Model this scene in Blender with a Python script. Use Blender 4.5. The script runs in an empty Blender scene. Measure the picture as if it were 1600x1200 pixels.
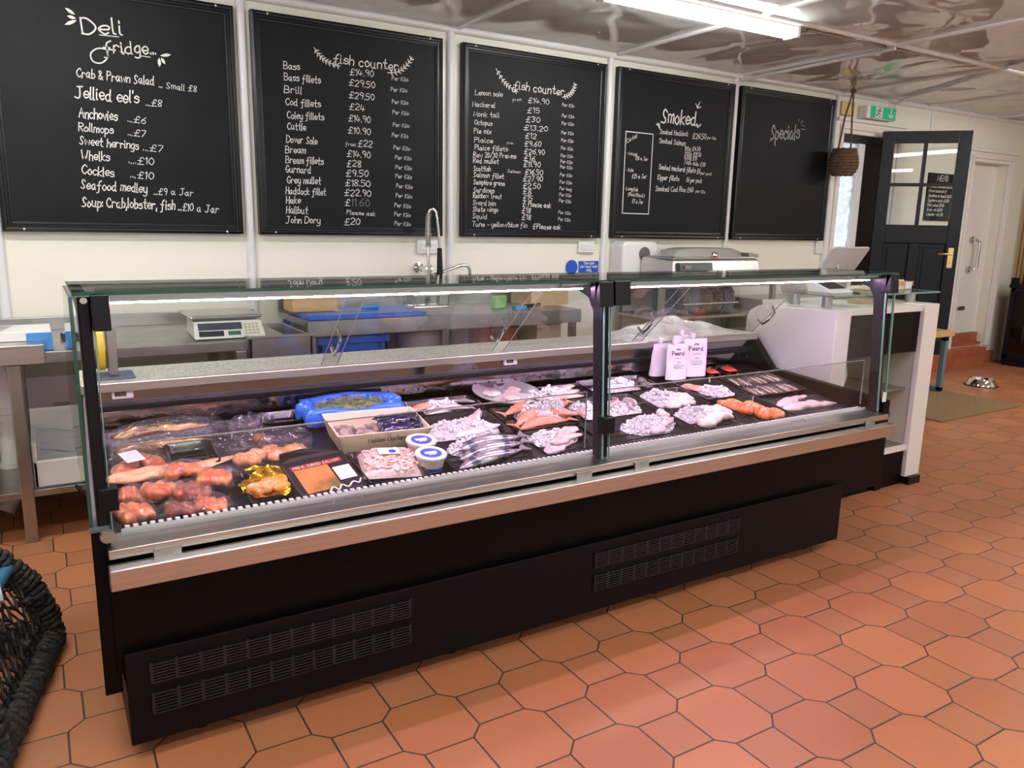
import bpy, bmesh, math, random
from mathutils import Vector, Matrix
S = bpy.context.scene
R = math.radians
# ------------------------------------------------------------------ camera, world, exposure
cd = bpy.data.cameras.new('camera'); cam = bpy.data.objects.new('camera', cd); S.collection.objects.link(cam)
cd.sensor_fit = 'HORIZONTAL'; cd.sensor_width = 36.0; cd.lens = 36.0 * 1217.4 / 1600; cd.clip_start = 0.02
_y, _p, _r = R(31.536), R(11.470), R(1.137)
_f = Vector((math.sin(_y) * math.cos(_p), math.cos(_y) * math.cos(_p), -math.sin(_p)))
_rt = Vector((math.cos(_y), -math.sin(_y), 0)); _up = _rt.cross(_f)
_r2 = math.cos(_r) * _rt + math.sin(_r) * _up; _u2 = -math.sin(_r) * _rt + math.cos(_r) * _up
cam.matrix_world = Matrix(((_r2.x, _u2.x, -_f.x, 0), (_r2.y, _u2.y, -_f.y, 0), (_r2.z, _u2.z, -_f.z, 1.42), (0, 0, 0, 1)))
S.camera = cam
W = bpy.data.worlds.new('daylight'); S.world = W; W.use_nodes = True
W.node_tree.nodes['Background'].inputs[0].default_value = (0.78, 0.89, 1.0, 1)
W.node_tree.nodes['Background'].inputs[1].default_value = 2.2
S.view_settings.view_transform = 'Standard'; S.view_settings.look = 'None'
S.view_settings.exposure = -0.12; S.view_settings.gamma = 1.0; S.view_settings.use_curve_mapping = False
TUBE = 54.0      # emission of the fluorescent diffusers
LED = 150.0       # emission of the case light
S.cycles.max_bounces = 10; S.cycles.transparent_max_bounces = 40; S.cycles.glossy_bounces = 4
S.cycles.sample_clamp_indirect = 6.0

# ------------------------------------------------------------------ materials
MATS = {}
def nodes(m):
    m.use_nodes = True; return m.node_tree.nodes, m.node_tree.links
def mat(name, col, rough=.5, metal=0, noise=None, bump=None, spec=.5, coat=0, emit=None, ramp=None):
    """noise=(scale, col2, lo, hi) mixes a second colour; bump=(scale, strength, distance)"""
    if name in MATS: return MATS[name]
    m = bpy.data.materials.new(name); N, L = nodes(m); b = N['Principled BSDF']
    b.inputs['Base Color'].default_value = (*col, 1); b.inputs['Roughness'].default_value = rough
    b.inputs['Metallic'].default_value = metal; b.inputs['Specular IOR Level'].default_value = spec
    b.inputs['Coat Weight'].default_value = coat; b.inputs['Coat Roughness'].default_value = .05
    if emit: b.inputs['Emission Color'].default_value = (*emit[0], 1); b.inputs['Emission Strength'].default_value = emit[1]
    tc = N.new('ShaderNodeTexCoord')
    if noise:
        n = N.new('ShaderNodeTexNoise'); n.inputs['Scale'].default_value = noise[0]; n.inputs['Detail'].default_value = 4
        if len(noise) > 4:
            mp = N.new('ShaderNodeMapping'); mp.inputs['Scale'].default_value = noise[4]
            L.new(tc.outputs['Object'], mp.inputs[0]); L.new(mp.outputs[0], n.inputs[0])
        else: L.new(tc.outputs['Object'], n.inputs[0])
        r = N.new('ShaderNodeValToRGB'); r.color_ramp.elements[0].position = noise[2]; r.color_ramp.elements[1].position = noise[3]
        r.color_ramp.elements[0].color = (*col, 1); r.color_ramp.elements[1].color = (*noise[1], 1)
        L.new(n.outputs['Fac'], r.inputs[0]); L.new(r.outputs[0], b.inputs['Base Color'])
    if bump:
        n = N.new('ShaderNodeTexNoise'); n.inputs['Scale'].default_value = bump[0]; n.inputs['Detail'].default_value = 3
        L.new(tc.outputs['Object'], n.inputs[0])
        bp = N.new('ShaderNodeBump'); bp.inputs['Strength'].default_value = bump[1]; bp.inputs['Distance'].default_value = bump[2] if len(bump) > 2 else .01
        L.new(n.outputs['Fac'], bp.inputs['Height']); L.new(bp.outputs[0], b.inputs['Normal'])
    MATS[name] = m; return m
def glass(name, tint=(.93, .97, .95), r0=.03, rough=0.0, bump=None, gain=.9, milky=0.0):
    """thin clear sheet: see-through with an angle dependent mirror reflection"""
    if name in MATS: return MATS[name]
    m = bpy.data.materials.new(name); N, L = nodes(m); N.remove(N['Principled BSDF'])
    t = N.new('ShaderNodeBsdfTransparent'); t.inputs[0].default_value = (*tint, 1)
    g = N.new('ShaderNodeBsdfGlossy'); g.inputs['Roughness'].default_value = rough
    lw = N.new('ShaderNodeLayerWeight'); lw.inputs[0].default_value = .5
    p = N.new('ShaderNodeMath'); p.operation = 'POWER'; p.inputs[1].default_value = 4.5
    a = N.new('ShaderNodeMath'); a.operation = 'MULTIPLY_ADD'; a.inputs[1].default_value = gain; a.inputs[2].default_value = r0
    L.new(lw.outputs['Facing'], p.inputs[0]); L.new(p.outputs[0], a.inputs[0])
    mx = N.new('ShaderNodeMixShader'); L.new(a.outputs[0], mx.inputs[0]); L.new(t.outputs[0], mx.inputs[1]); L.new(g.outputs[0], mx.inputs[2])
    out = mx
    if milky:
        d = N.new('ShaderNodeBsdfDiffuse'); d.inputs[0].default_value = (.85, .85, .88, 1)
        m2 = N.new('ShaderNodeMixShader'); m2.inputs[0].default_value = milky
        L.new(mx.outputs[0], m2.inputs[1]); L.new(d.outputs[0], m2.inputs[2]); out = m2
    if bump:
        tc = N.new('ShaderNodeTexCoord'); n = N.new('ShaderNodeTexNoise'); n.inputs['Scale'].default_value = bump[0]
        L.new(tc.outputs['Object'], n.inputs[0]); bp = N.new('ShaderNodeBump'); bp.inputs['Strength'].default_value = bump[1]; bp.inputs['Distance'].default_value = .01
        L.new(n.outputs['Fac'], bp.inputs['Height']); L.new(bp.outputs[0], g.inputs['Normal']); L.new(bp.outputs[0], lw.inputs['Normal'])
    L.new(out.outputs[0], N['Material Output'].inputs[0]); MATS[name] = m; return m
def emission(name, col, s):
    m = bpy.data.materials.new(name); N, L = nodes(m); N.remove(N['Principled BSDF'])
    e = N.new('ShaderNodeEmission'); e.inputs[0].default_value = (*col, 1); e.inputs[1].default_value = s
    L.new(e.outputs[0], N['Material Output'].inputs[0]); return m

M_wall = mat('cream_wall_panel', (.82, .80, .70), .28, bump=(1.5, .05, .02))
M_white = mat('white_plastic', (.78, .78, .78), .3)
M_trimw = mat('white_cover_strip', (.74, .75, .77), .35)
M_gloss = mat('white_gloss_paint', (.80, .77, .73), .3)
M_navy = mat('dark_navy_paint', (.0035, .0055, .011), .38, spec=.3, bump=(60, .12, .002))
M_board = mat('chalkboard', (.0056, .0064, .0088), .55, spec=.2, noise=(5, (.0086, .0096, .0128), .35, .75))
M_chalk = mat('chalk_ink', (.80, .80, .79), .7)
M_chalkfaint = mat('chalk_ink_faint', (.18, .18, .19), .7)
M_frame = mat('black_moulding', (.0035, .004, .006), .3, spec=.3)
M_black = mat('black_laminate', (.0030, .0018, .0026), .42, spec=.12)
M_blackp = mat('black_plastic', (.0045, .004, .006), .38, spec=.25)
M_blackd = mat('black_sheet_metal', (.0036, .0028, .0045), .45, spec=.16)
M_steel = mat('brushed_steel', (.52, .50, .47), .30, 1, noise=(3, (.62, .60, .57), .3, .7, (1, 60, 60)))
M_steeld = mat('worn_steel', (.36, .355, .34), .36, 1, noise=(9, (.48, .47, .45), .3, .7))
M_chrome = mat('chrome', (.75, .75, .76), .09, 1)
M_alu = mat('grey_aluminium', (.42, .42, .42), .35, .9)
M_grey = mat('grey_end_cap', (.13, .13, .135), .5, .3)
M_dksteel = mat('dark_tub_steel', (.075, .065, .075), .12, .75)
M_glass = glass('case_glass', (.955, .975, .965), .012)
M_acryl = glass('clear_acrylic', (.93, .93, .92), .02)
M_glassd = glass('cabinet_glass', (.6, .6, .6), .05)
M_gedge = mat('green_glass_edge', (.006, .075, .05), .12, coat=.6)
M_gedgel = mat('pale_glass_edge', (.16, .34, .29), .15, coat=.6)
M_brightedge = mat('bright_pane_edge', (.36, .36, .36), .2, .3)
M_granite = mat('speckled_granite', (.20, .19, .17), .35, noise=(170, (.78, .76, .70), .34, .60))
M_film = glass('pouch_film', (.96, .95, .97), .06, .11, (60, .5), .7, .03)
M_filmd = glass('smoky_pouch_film', (.66, .58, .70), .07, .10, (28, 1.0), .75, .03)
M_ice = mat('crushed_ice', (.90, .87, .90), .3, coat=.3, noise=(60, (.78, .77, .82), .4, .7))
M_tray = mat('black_food_tray', (.012, .011, .014), .22, coat=.3)
M_pink = mat('pale_pink_fillet', (.84, .46, .42), .28, coat=.6, noise=(16, (.87, .70, .65), .38, .62, (1, 3, 1)))
M_white_f = mat('white_fish_fillet', (.88, .74, .69), .28, coat=.6, noise=(12, (.82, .54, .50), .48, .68, (1, 3, 1)))
M_salmon = mat('salmon_flesh', (.88, .17, .05), .3, coat=.5, noise=(7, (.95, .36, .17), .45, .56, (1, 12, 1)))
M_smoke = mat('hot_smoked_salmon', (.66, .10, .018), .28, coat=.7, noise=(34, (.88, .33, .08), .42, .66), bump=(60, .8, .006))
M_smoked = mat('dark_smoked_salmon', (.20, .022, .014), .3, coat=.7, noise=(40, (.56, .11, .04), .4, .75), bump=(70, .5, .004))
M_crumb = mat('golden_smoked_fish', (.62, .22, .055), .35, coat=.4, noise=(45, (.88, .50, .20), .38, .7), bump=(60, .5, .004))
M_peach = mat('peach_fillet', (.82, .38, .20), .3, coat=.5, noise=(7, (.88, .58, .36), .35, .7, (1, 6, 1)))
M_kipper = mat('kipper_red', (.56, .10, .035), .3, coat=.6, noise=(60, (.80, .34, .14), .5, .72), bump=(80, .4, .003))
M_mackb = mat('golden_smoked_mackerel', (.20, .085, .028), .22, .25, coat=.6, noise=(5, (.70, .42, .16), .42, .60, (1, 9, 1)))
M_silver = mat('silver_fish_skin', (.52, .47, .52), .2, .5, coat=.5, noise=(11, (.10, .12, .17), .52, .62, (2.5, 1, 1)))
M_dfish = mat('dark_fish_skin', (.10, .075, .085), .25, .2, coat=.5, noise=(14, (.30, .22, .22), .4, .7))
M_red = mat('red_fish_skin', (.78, .22, .12), .25, coat=.5, noise=(22, (.84, .42, .30), .35, .7))
M_grey_f = mat('grey_pink_flesh', (.66, .52, .56), .25, coat=.6, noise=(20, (.44, .38, .46), .4, .7))
M_cream_f = mat('cream_shrimp_meat', (.84, .62, .52), .4, coat=.3, noise=(70, (.88, .74, .64), .4, .65), bump=(60, .7, .006))
M_label = mat('paper_label', (.84, .81, .84), .5)
M_ink = mat('black_ink', (.03, .025, .035), .6)
M_inkg = mat('grey_ink', (.30, .29, .30), .6)
M_blue = mat('blue_plastic', (.015, .11, .55), .3)
M_bluebag = mat('blue_polythene', (.045, .17, .72), .2, coat=.4, bump=(22, .9, .01))
M_bluesign = mat('blue_sign', (.01, .085, .50), .4)
M_green_s = mat('green_sign', (.004, .16, .07), .4)
M_samph = mat('samphire_green', (.13, .165, .075), .5, noise=(60, (.26, .29, .15), .4, .6))
M_wood = mat('pale_wood', (.78, .67, .50), .55, noise=(5, (.72, .58, .41), .35, .7, (1, 14, 14)))
M_wood2 = mat('board_wood', (.62, .40, .18), .5, noise=(5, (.50, .30, .12), .35, .7, (1, 10, 10)))
M_slat = mat('oak_slat', (.40, .26, .13), .5, noise=(4, (.48, .32, .17), .35, .7, (6, 6, 1)))
M_tealp = mat('teal_paint', (.10, .19, .22), .4)
M_brick = mat('terracotta_tile', (.36, .095, .045), .45, noise=(6, (.44, .13, .065), .35, .7))
M_mat = mat('coir_mat', (.30, .19, .09), .95, noise=(50, (.22, .135, .06), .35, .7), bump=(160, .8, .006))
M_rope = mat('black_rope', (.014, .014, .014), .75, noise=(50, (.07, .065, .06), .48, .75), bump=(90, 1, .012))
M_net = mat('black_netting', (.010, .010, .010), .7)
M_bluepipe = mat('blue_pipe', (.045, .18, .30), .35)
M_jute = mat('jute_rope', (.155, .095, .055), .9, noise=(40, (.08, .048, .028), .4, .7), bump=(90, .8, .006))
M_gold = mat('gold_foil', (.85, .45, .05), .18, .9, bump=(30, .7, .01))
M_brass = mat('brass', (.72, .52, .22), .22, 1)
M_yellow = mat('yellow_tape', (.85, .62, .02), .35)
M_pouch = mat('white_sauce_pouch', (.80, .76, .82), .35, bump=(16, .35, .01))
M_mussel = mat('mussel_shell', (.012, .014, .05), .15, coat=.6, noise=(12, (.06, .07, .30), .5, .7))
M_oyst = mat('oyster_shell', (.42, .33, .30), .6, noise=(26, (.10, .075, .07), .42, .60), bump=(40, .9, .01))
M_card = mat('brown_cardboard', (.50, .36, .22), .7)
M_terr = mat('reddish_tub', (.30, .13, .08), .4)
M_green = mat('green_scourer', (.22, .50, .16), .7)
M_dome = glass('smoked_lid', (.62, .60, .58), .06, .02)

def floor_material():
    m = bpy.data.materials.new('octagon_terracotta'); N, L = nodes(m); b = N['Principled BSDF']
    tc = N.new('ShaderNodeTexCoord'); sp = N.new('ShaderNodeSeparateXYZ'); L.new(tc.outputs['Object'], sp.inputs[0])
    def mth(op, a, c=None, d=None):
        n = N.new('ShaderNodeMath'); n.operation = op
        for i, x in enumerate((a, c, d)):
            if x is None: continue
            if isinstance(x, (int, float)): n.inputs[i].default_value = x
            else: L.new(x, n.inputs[i])
        return n.outputs[0]
    P = .3915
    def octagon(ox, oy):
        X = mth('DIVIDE', mth('SUBTRACT', sp.outputs[0], ox), P); Y = mth('DIVIDE', mth('SUBTRACT', sp.outputs[1], oy), P)
        ix = mth('ROUND', X); iy = mth('ROUND', Y)
        dx = mth('MULTIPLY', mth('ABSOLUTE', mth('SUBTRACT', X, ix)), P); dy = mth('MULTIPLY', mth('ABSOLUTE', mth('SUBTRACT', Y, iy)), P)
        d = mth('MAXIMUM', mth('MAXIMUM', mth('SUBTRACT', dx, .1195), mth('SUBTRACT', dy, .1195)), mth('MULTIPLY', mth('SUBTRACT', mth('ADD', dx, dy), .1957), .7071))
        return d, ix, iy
    d1, ix, iy = octagon(2.0488, 1.8374); d2, jx, jy = octagon(2.0488 + P / 2, 1.8374 + P / 2)
    g = mth('MINIMUM', mth('ABSOLUTE', d1), mth('ABSOLUTE', d2))
    sx = mth('FLOOR', mth('DIVIDE', sp.outputs[0], P / 2)); 
    # tile id: one octagon lattice, the other, else the squares between
    in1 = mth('LESS_THAN', d1, 0); in2 = mth('LESS_THAN', d2, 0)
    hx = mth('ROUND', mth('DIVIDE', mth('SUBTRACT', sp.outputs[0], 2.0488), P / 2)); hy = mth('ROUND', mth('DIVIDE', mth('SUBTRACT', sp.outputs[1], 1.8374), P / 2))
    def sel(f, a, c): return mth('ADD', mth('MULTIPLY', f, a), mth('MULTIPLY', mth('SUBTRACT', 1, f), c))
    idx = sel(in1, mth('MULTIPLY', ix, 2), sel(in2, mth('MULTIPLY_ADD', jx, 2, 1), hx)); idy = sel(in1, mth('MULTIPLY', iy, 2), sel(in2, mth('MULTIPLY_ADD', jy, 2, 1), hy))
    cv = N.new('ShaderNodeCombineXYZ'); L.new(idx, cv.inputs[0]); L.new(idy, cv.inputs[1])
    wn = N.new('ShaderNodeTexWhiteNoise'); L.new(cv.outputs[0], wn.inputs['Vector'])
    ns = N.new('ShaderNodeTexNoise'); ns.inputs['Scale'].default_value = 5; ns.inputs['Detail'].default_value = 6; L.new(tc.outputs['Object'], ns.inputs[0])
    fac = mth('ADD', mth('MULTIPLY', wn.outputs['Value'], .62), mth('MULTIPLY', ns.outputs['Fac'], .4))
    r = N.new('ShaderNodeValToRGB'); e = r.color_ramp.elements
    e[0].position = 0.1; e[0].color = (.40, .148, .066, 1); e[1].position = 1.0; e[1].color = (.56, .215, .095, 1)
    L.new(fac, r.inputs[0])
    sq = mth('MULTIPLY', mth('SUBTRACT', 1, in1), mth('SUBTRACT', 1, in2))
    mx0 = N.new('ShaderNodeMix'); mx0.data_type = 'RGBA'; L.new(mth('MULTIPLY', sq, .55), mx0.inputs[0]); L.new(r.outputs[0], mx0.inputs[6]); mx0.inputs[7].default_value = (.38, .16, .075, 1)
    gr = N.new('ShaderNodeMapRange'); gr.inputs[1].default_value = .0018; gr.inputs[2].default_value = .0034; gr.inputs[3].default_value = 1; gr.inputs[4].default_value = 0; L.new(g, gr.inputs[0])
    mx = N.new('ShaderNodeMix'); mx.data_type = 'RGBA'; L.new(gr.outputs[0], mx.inputs[0]); L.new(mx0.outputs[2], mx.inputs[6]); mx.inputs[7].default_value = (.055, .045, .035, 1)
    L.new(mx.outputs[2], b.inputs['Base Color'])
    b.inputs['Roughness'].default_value = .42; b.inputs['Specular IOR Level'].default_value = .4
    bp = N.new('ShaderNodeBump'); bp.inputs['Strength'].default_value = .5; bp.inputs['Distance'].default_value = .003; bp.invert = True
    L.new(gr.outputs[0], bp.inputs['Height']); L.new(bp.outputs[0], b.inputs['Normal'])
    return m
def ceiling_material():
    m = bpy.data.materials.new('glossy_ceiling_sheet'); N, L = nodes(m); b = N['Principled BSDF']
    b.inputs['Base Color'].default_value = (.56, .56, .55, 1); b.inputs['Roughness'].default_value = .07; b.inputs['IOR'].default_value = 1.75
    tc = N.new('ShaderNodeTexCoord'); n = N.new('ShaderNodeTexNoise'); n.inputs['Scale'].default_value = 1.1; n.inputs['Detail'].default_value = 1; n.inputs['Distortion'].default_value = 1.2
    L.new(tc.outputs['Object'], n.inputs[0]); bp = N.new('ShaderNodeBump'); bp.inputs['Strength'].default_value = .6; bp.inputs['Distance'].default_value = .10
    L.new(n.outputs['Fac'], bp.inputs['Height']); L.new(bp.outputs[0], b.inputs['Normal']); return m

# ------------------------------------------------------------------ mesh helpers
def V(*a): return Vector(a)
class MB:
    def __init__(s): s.v = []; s.f = []
    def add(s, vs, fs):
        n = len(s.v); s.v += [tuple(v) for v in vs]; s.f += [tuple(i + n for i in f) for f in fs]; return s
    def box(s, x0, x1, y0, y1, z0, z1):
        return s.add([(x0,y0,z0),(x1,y0,z0),(x1,y1,z0),(x0,y1,z0),(x0,y0,z1),(x1,y0,z1),(x1,y1,z1),(x0,y1,z1)],
                     [(0,3,2,1),(4,5,6,7),(0,1,5,4),(1,2,6,5),(2,3,7,6),(3,0,4,7)])
    def hexa(s, p):   # 8 corner points, bottom ring then top ring
        return s.add(p, [(0,3,2,1),(4,5,6,7),(0,1,5,4),(1,2,6,5),(2,3,7,6),(3,0,4,7)])
    def prism(s, pts, axis, a, c):   # polygon in the plane perpendicular to axis, from a to c
        def P(q, t): return {'x': (t, q[0], q[1]), 'y': (q[0], t, q[1]), 'z': (q[0], q[1], t)}[axis]
        n = len(pts); vs = [P(q, a) for q in pts] + [P(q, c) for q in pts]
        return s.add(vs, [tuple(range(n)), tuple(range(2*n-1, n-1, -1))] + [(i, n+i, n+(i+1) % n, (i+1) % n) for i in range(n)])
    def tube(s, pts, r, n=10, closed=False, cap=True, rs=None):
        pts = [Vector(p) for p in pts]; m = len(pts); rings = []
        up = None
        for i, p in enumerate(pts):
            a = pts[(i-1) % m] if (i > 0 or closed) else p; c = pts[(i+1) % m] if (i < m-1 or closed) else p
            t = (c - a).normalized()
            if up is None:
                up = Vector((0,0,1)) if abs(t.z) < .9 else Vector((1,0,0))
            x = t.cross(up); x = x.normalized() if x.length > 1e-6 else t.orthogonal().normalized(); y = x.cross(t).normalized(); up = y
            rr = rs[i] if rs else r
            rings.append([p + rr*(math.cos(2*math.pi*k/n)*x + math.sin(2*math.pi*k/n)*y) for k in range(n)])
        b = [v for q in rings for v in q]; fs = []
        for i in range(m if closed else m-1):
            j = (i+1) % m
            for k in range(n): fs.append((i*n+k, i*n+(k+1) % n, j*n+(k+1) % n, j*n+k))
        if cap and not closed: fs += [tuple(range(n-1, -1, -1)), tuple(range((m-1)*n, m*n))]
        return s.add(b, fs)
    def cyl(s, p, q, r, n=16): return s.tube([p, q], r, n)
    def lathe(s, prof, c=(0,0,0), n=24, axis='z'):
        vs = []; fs = []; m = len(prof)
        for i in range(n):
            a = 2*math.pi*i/n
            for (r, z) in prof:
                x, y = r*math.cos(a), r*math.sin(a)
                q = (x, y, z) if axis == 'z' else ((x, -z, y) if axis == 'y' else (z, x, y))
                vs.append((q[0]+c[0], q[1]+c[1], q[2]+c[2]))
        for i in range(n):
            j = (i+1) % n
            for k in range(m-1): fs.append((i*m+k, j*m+k, j*m+k+1, i*m+k+1))
        return s.add(vs, fs)
    def grid(s, nx, ny, fn):
        vs = [fn(i/(nx-1), j/(ny-1)) for j in range(ny) for i in range(nx)]
        return s.add(vs, [(j*nx+i, j*nx+i+1, (j+1)*nx+i+1, (j+1)*nx+i) for j in range(ny-1) for i in range(nx-1)])
    def ball(s, c, rx, ry, rz, nu=14, nv=9):
        vs = [(c[0]+rx*math.sin(math.pi*j/nv)*math.cos(2*math.pi*i/nu), c[1]+ry*math.sin(math.pi*j/nv)*math.sin(2*math.pi*i/nu), c[2]-rz*math.cos(math.pi*j/nv)) for j in range(nv+1) for i in range(nu)]
        return s.add(vs, [(j*nu+i, j*nu+(i+1) % nu, (j+1)*nu+(i+1) % nu, (j+1)*nu+i) for j in range(nv) for i in range(nu)])
    def xf(s, mtx): s.v = [tuple(mtx @ Vector(v)) for v in s.v]; return s
    def merge(s, o, mtx=None): return s.add([tuple(mtx @ Vector(v)) for v in o.v] if mtx else o.v, o.f)
OFF = {}
def obj(name, mb, m, parent=None, org=None, bevel=0, smooth=False, sub=0, local=False):
    """one mesh object; as a part its vertices are world coordinates unless local"""
    me = bpy.data.meshes.new(name); o = bpy.data.objects.new(name, me); S.collection.objects.link(o)
    off = Vector((0,0,0))
    if parent is not None:
        o.parent = parent
        if not local: off = OFF.get(parent.name, Vector((0,0,0)))
        OFF[o.name] = off if not local else Vector((0,0,0))
    elif org is not None: off = Vector(org); o.location = off; OFF[o.name] = off
    me.from_pydata([tuple(Vector(v)-off) for v in mb.v], [], mb.f); me.validate()
    bm = bmesh.new(); bm.from_mesh(me); bmesh.ops.remove_doubles(bm, verts=bm.verts, dist=1e-5) if smooth else None
    if smooth != 'flat': bmesh.ops.recalc_face_normals(bm, faces=bm.faces)
    bm.to_mesh(me); bm.free()
    me.materials.append(m)
    if smooth and smooth != 'flatfilm':
        me.polygons.foreach_set('use_smooth', [True]*len(me.polygons))
        if smooth != 'all': me.set_sharp_from_angle(angle=R(40))
    if bevel:
        b = o.modifiers.new('bevel', 'BEVEL'); b.width = bevel; b.segments = 2; b.limit_method = 'ANGLE'; b.angle_limit = R(40)
    if sub:
        q = o.modifiers.new('sub', 'SUBSURF'); q.levels = sub; q.render_levels = sub
    return o
def tag(o, label, cat, group=None):
    o['label'] = label; o['category'] = cat
    if group: o['group'] = group
    return o
def thing(name, label, cat, loc=(0,0,0), rot=None, group=None):
    o = bpy.data.objects.new(name, None); S.collection.objects.link(o); o.location = loc; o.empty_display_size = .05
    if rot: o.rotation_mode = 'ZYX'; o.rotation_euler = rot
    OFF[o.name] = Vector(loc); return tag(o, label, cat, group)
def struct(name, mb, m, parent=None, **k):
    o = obj(name, mb, m, parent, **k)
    if parent is None: o['kind'] = 'structure'
    return o
def stuff(o): o['kind'] = 'stuff'; return o
def dup(root, loc, rot=None, label=None):
    r = root.copy(); S.collection.objects.link(r); r.location = loc
    if rot: r.rotation_mode = 'ZYX'; r.rotation_euler = rot
    if label: r['label'] = label
    for ch in list(root.children):
        c = ch.copy(); S.collection.objects.link(c); c.parent = r
        for g in list(ch.children):
            d = g.copy(); S.collection.objects.link(d); d.parent = c
    return r
def rrect(x0, x1, y0, y1, r, n=5):
    pts = []
    for cx, cy, a0 in ((x1-r, y1-r, 0), (x0+r, y1-r, 90), (x0+r, y0+r, 180), (x1-r, y0+r, 270)):
        pts += [(cx+r*math.cos(R(a0+90*i/n)), cy+r*math.sin(R(a0+90*i/n))) for i in range(n+1)]
    return pts

# ------------------------------------------------------------------ hand lettering (stroke alphabet)
G = {'a':'45 26 04 02 20 32 46 41 50','b':'0a 00;04 26 44 42 20 01','c':'45 26 04 02 20 41','d':'45 26 04 02 20 42;4a 41 50','e':'03 43 45 26 04 02 20 41',
'f':'5a 39 26 2y 0x;05 45','g':'45 26 04 02 20 42;46 4y 2w 0x','h':'0a 00;04 26 45 40','i':'06 01 10;08 09','j':'26 2x 0x;28 29','k':'0a 00;46 03 40','l':'0a 01 10',
'm':'06 00;04 16 35 30;34 56 65 60','n':'06 00;04 26 45 40','o':'26 04 02 20 42 44 26','p':'06 0w;04 26 44 42 20 01','q':'45 26 04 02 20 42;46 4w 5x','r':'06 00;04 26 45',
's':'45 26 04 43 41 20 01','t':'2a 21 40;06 46','u':'06 02 20 42;46 41 50','v':'06 20 46','w':'06 10 35 50 66','x':'06 40;46 00','y':'06 02 20 42;46 4y 2w 0x','z':'06 46 00 40',
'A':'00 3a 60;14 54','B':'00 0a;0a 3a 58 45 05;05 45 62 40 00','C':'58 3a 07 03 30 52','D':'00 0a;0a 3a 66 63 30 00','E':'5a 0a 00 50;05 45','F':'5a 0a 00;05 45','G':'58 3a 07 03 30 52 54 34',
'H':'0a 00;5a 50;05 55','I':'0a 00','J':'6a 2a;4a 42 20 01','K':'0a 00;5a 04 50','L':'0a 00 50','M':'00 0a 32 6a 60','N':'00 0a 50 5a','O':'3a 07 03 30 63 67 3a','P':'00 0a;0a 3a 58 46 05',
'R':'00 0a;0a 3a 58 46 05;16 50','S':'58 3a 18 25 43 41 20 01','T':'0a 6a;3a 30','U':'0a 02 20 42 4a','V':'0a 30 6a','W':'0a 20 46 60 8a','Y':'0a 35 6a;35 30',
'0':'2a 07 03 20 43 47 2a','1':'08 1a 10','2':'08 2a 48 46 00 40','3':'09 2a 48 26 43 20 01','4':'1a 03 53;37 30','5':'4a 0a 06 36 43 20 01','6':'4a 16 02 20 42 35 04','7':'0a 4a 10',
'8':'25 08 2a 48 25 02 20 42 25','9':'45 25 08 2a 48 46 30','£':'58 4a 29 25 10 00;00 50;05 45','.':'00 01','·':'04 05','-':'04 34','/':'00 4a',':':'01 02;05 06',',':'01 0y','&':'50 08 1a 38 03 10 53',"'":'0a 08','(':'2a 07 03 2y',')':'0a 27 23 0y'}
YM = {c: i for i, c in enumerate('0123456789ab')}; YM.update({'z': -1, 'y': -2, 'x': -3, 'w': -4})
def smoothline(p, n=3):
    if len(p) < 3: return p
    out = []
    for i in range(len(p)-1):
        a, b, c, d = p[max(i-1,0)], p[i], p[i+1], p[min(i+2,len(p)-1)]
        for k in range(n):
            t = k/n; out.append(tuple(.5*((2*b[j])+(-a[j]+c[j])*t+(2*a[j]-5*b[j]+4*c[j]-d[j])*t*t+(-a[j]+3*b[j]-3*c[j]+d[j])*t**3) for j in (0,1)))
    return out+[p[-1]]
def ribbon(mb, pts, w, to3):
    n = len(pts)
    if n < 2: return
    L = []
    for i in range(n):
        a, c = pts[max(i-1,0)], pts[min(i+1,n-1)]; dx, dy = c[0]-a[0], c[1]-a[1]; l = math.hypot(dx, dy) or 1
        q = pts[i]
        ex = (-dx/l*w*.5, -dy/l*w*.5) if i == 0 else ((dx/l*w*.5, dy/l*w*.5) if i == n-1 else (0,0))
        L.append(((q[0]+ex[0]-dy/l*w/2, q[1]+ex[1]+dx/l*w/2), (q[0]+ex[0]+dy/l*w/2, q[1]+ex[1]-dx/l*w/2)))
    mb.add([to3(*p) for q in L for p in q], [(2*i, 2*i+1, 2*i+3, 2*i+2) for i in range(n-1)])
def textlen(t):
    x = 0
    for c in t: x += 4 if c == ' ' else (max(int(q[0]) for s in G[c].split(';') for q in s.split()) + 1.9 if c in G else 4)
    return x
def write(mb, t, x0, z0, x1, z1, h, to3, w=None, rnd=None, slant=.08):
    """write t from (x0,z0) to (x1,z1) with cap height h, as ribbons"""
    tl = textlen(t)-1.5; L = math.hypot(x1-x0, z1-z0); sx = L/tl; sy = h/10; cx, cz = (x1-x0)/L, (z1-z0)/L
    rnd = rnd or random.Random(len(t)*7+ord(t[0])); x = 0; w = w or h*.105
    for c in t:
        if c == ' ': x += 4; continue
        g = G.get(c)
        if not g: x += 4; continue
        j = rnd.uniform(-.6, .6)
        for s in g.split(';'):
            p = [(int(q[0])+x, YM[q[1]]+j) for q in s.split()]
            p = [(a+rnd.uniform(-.3,.3), b+rnd.uniform(-.3,.3)) for a, b in p]
            p = smoothline(p) if c not in 'AEFHIKLMNTVWXYvwxzkM-/' else p
            ribbon(mb, [(x0+(a*sx+b*sy*slant)*cx-b*sy*cz, z0+(a*sx+b*sy*slant)*cz+b*sy*cx) for a, b in p], w, to3)
        x += max(int(q[0]) for s in g.split(';') for q in s.split())+1.9
def fill(mb, pts, to3): mb.add([to3(*p) for p in pts], [tuple(range(len(pts)))])
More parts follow.
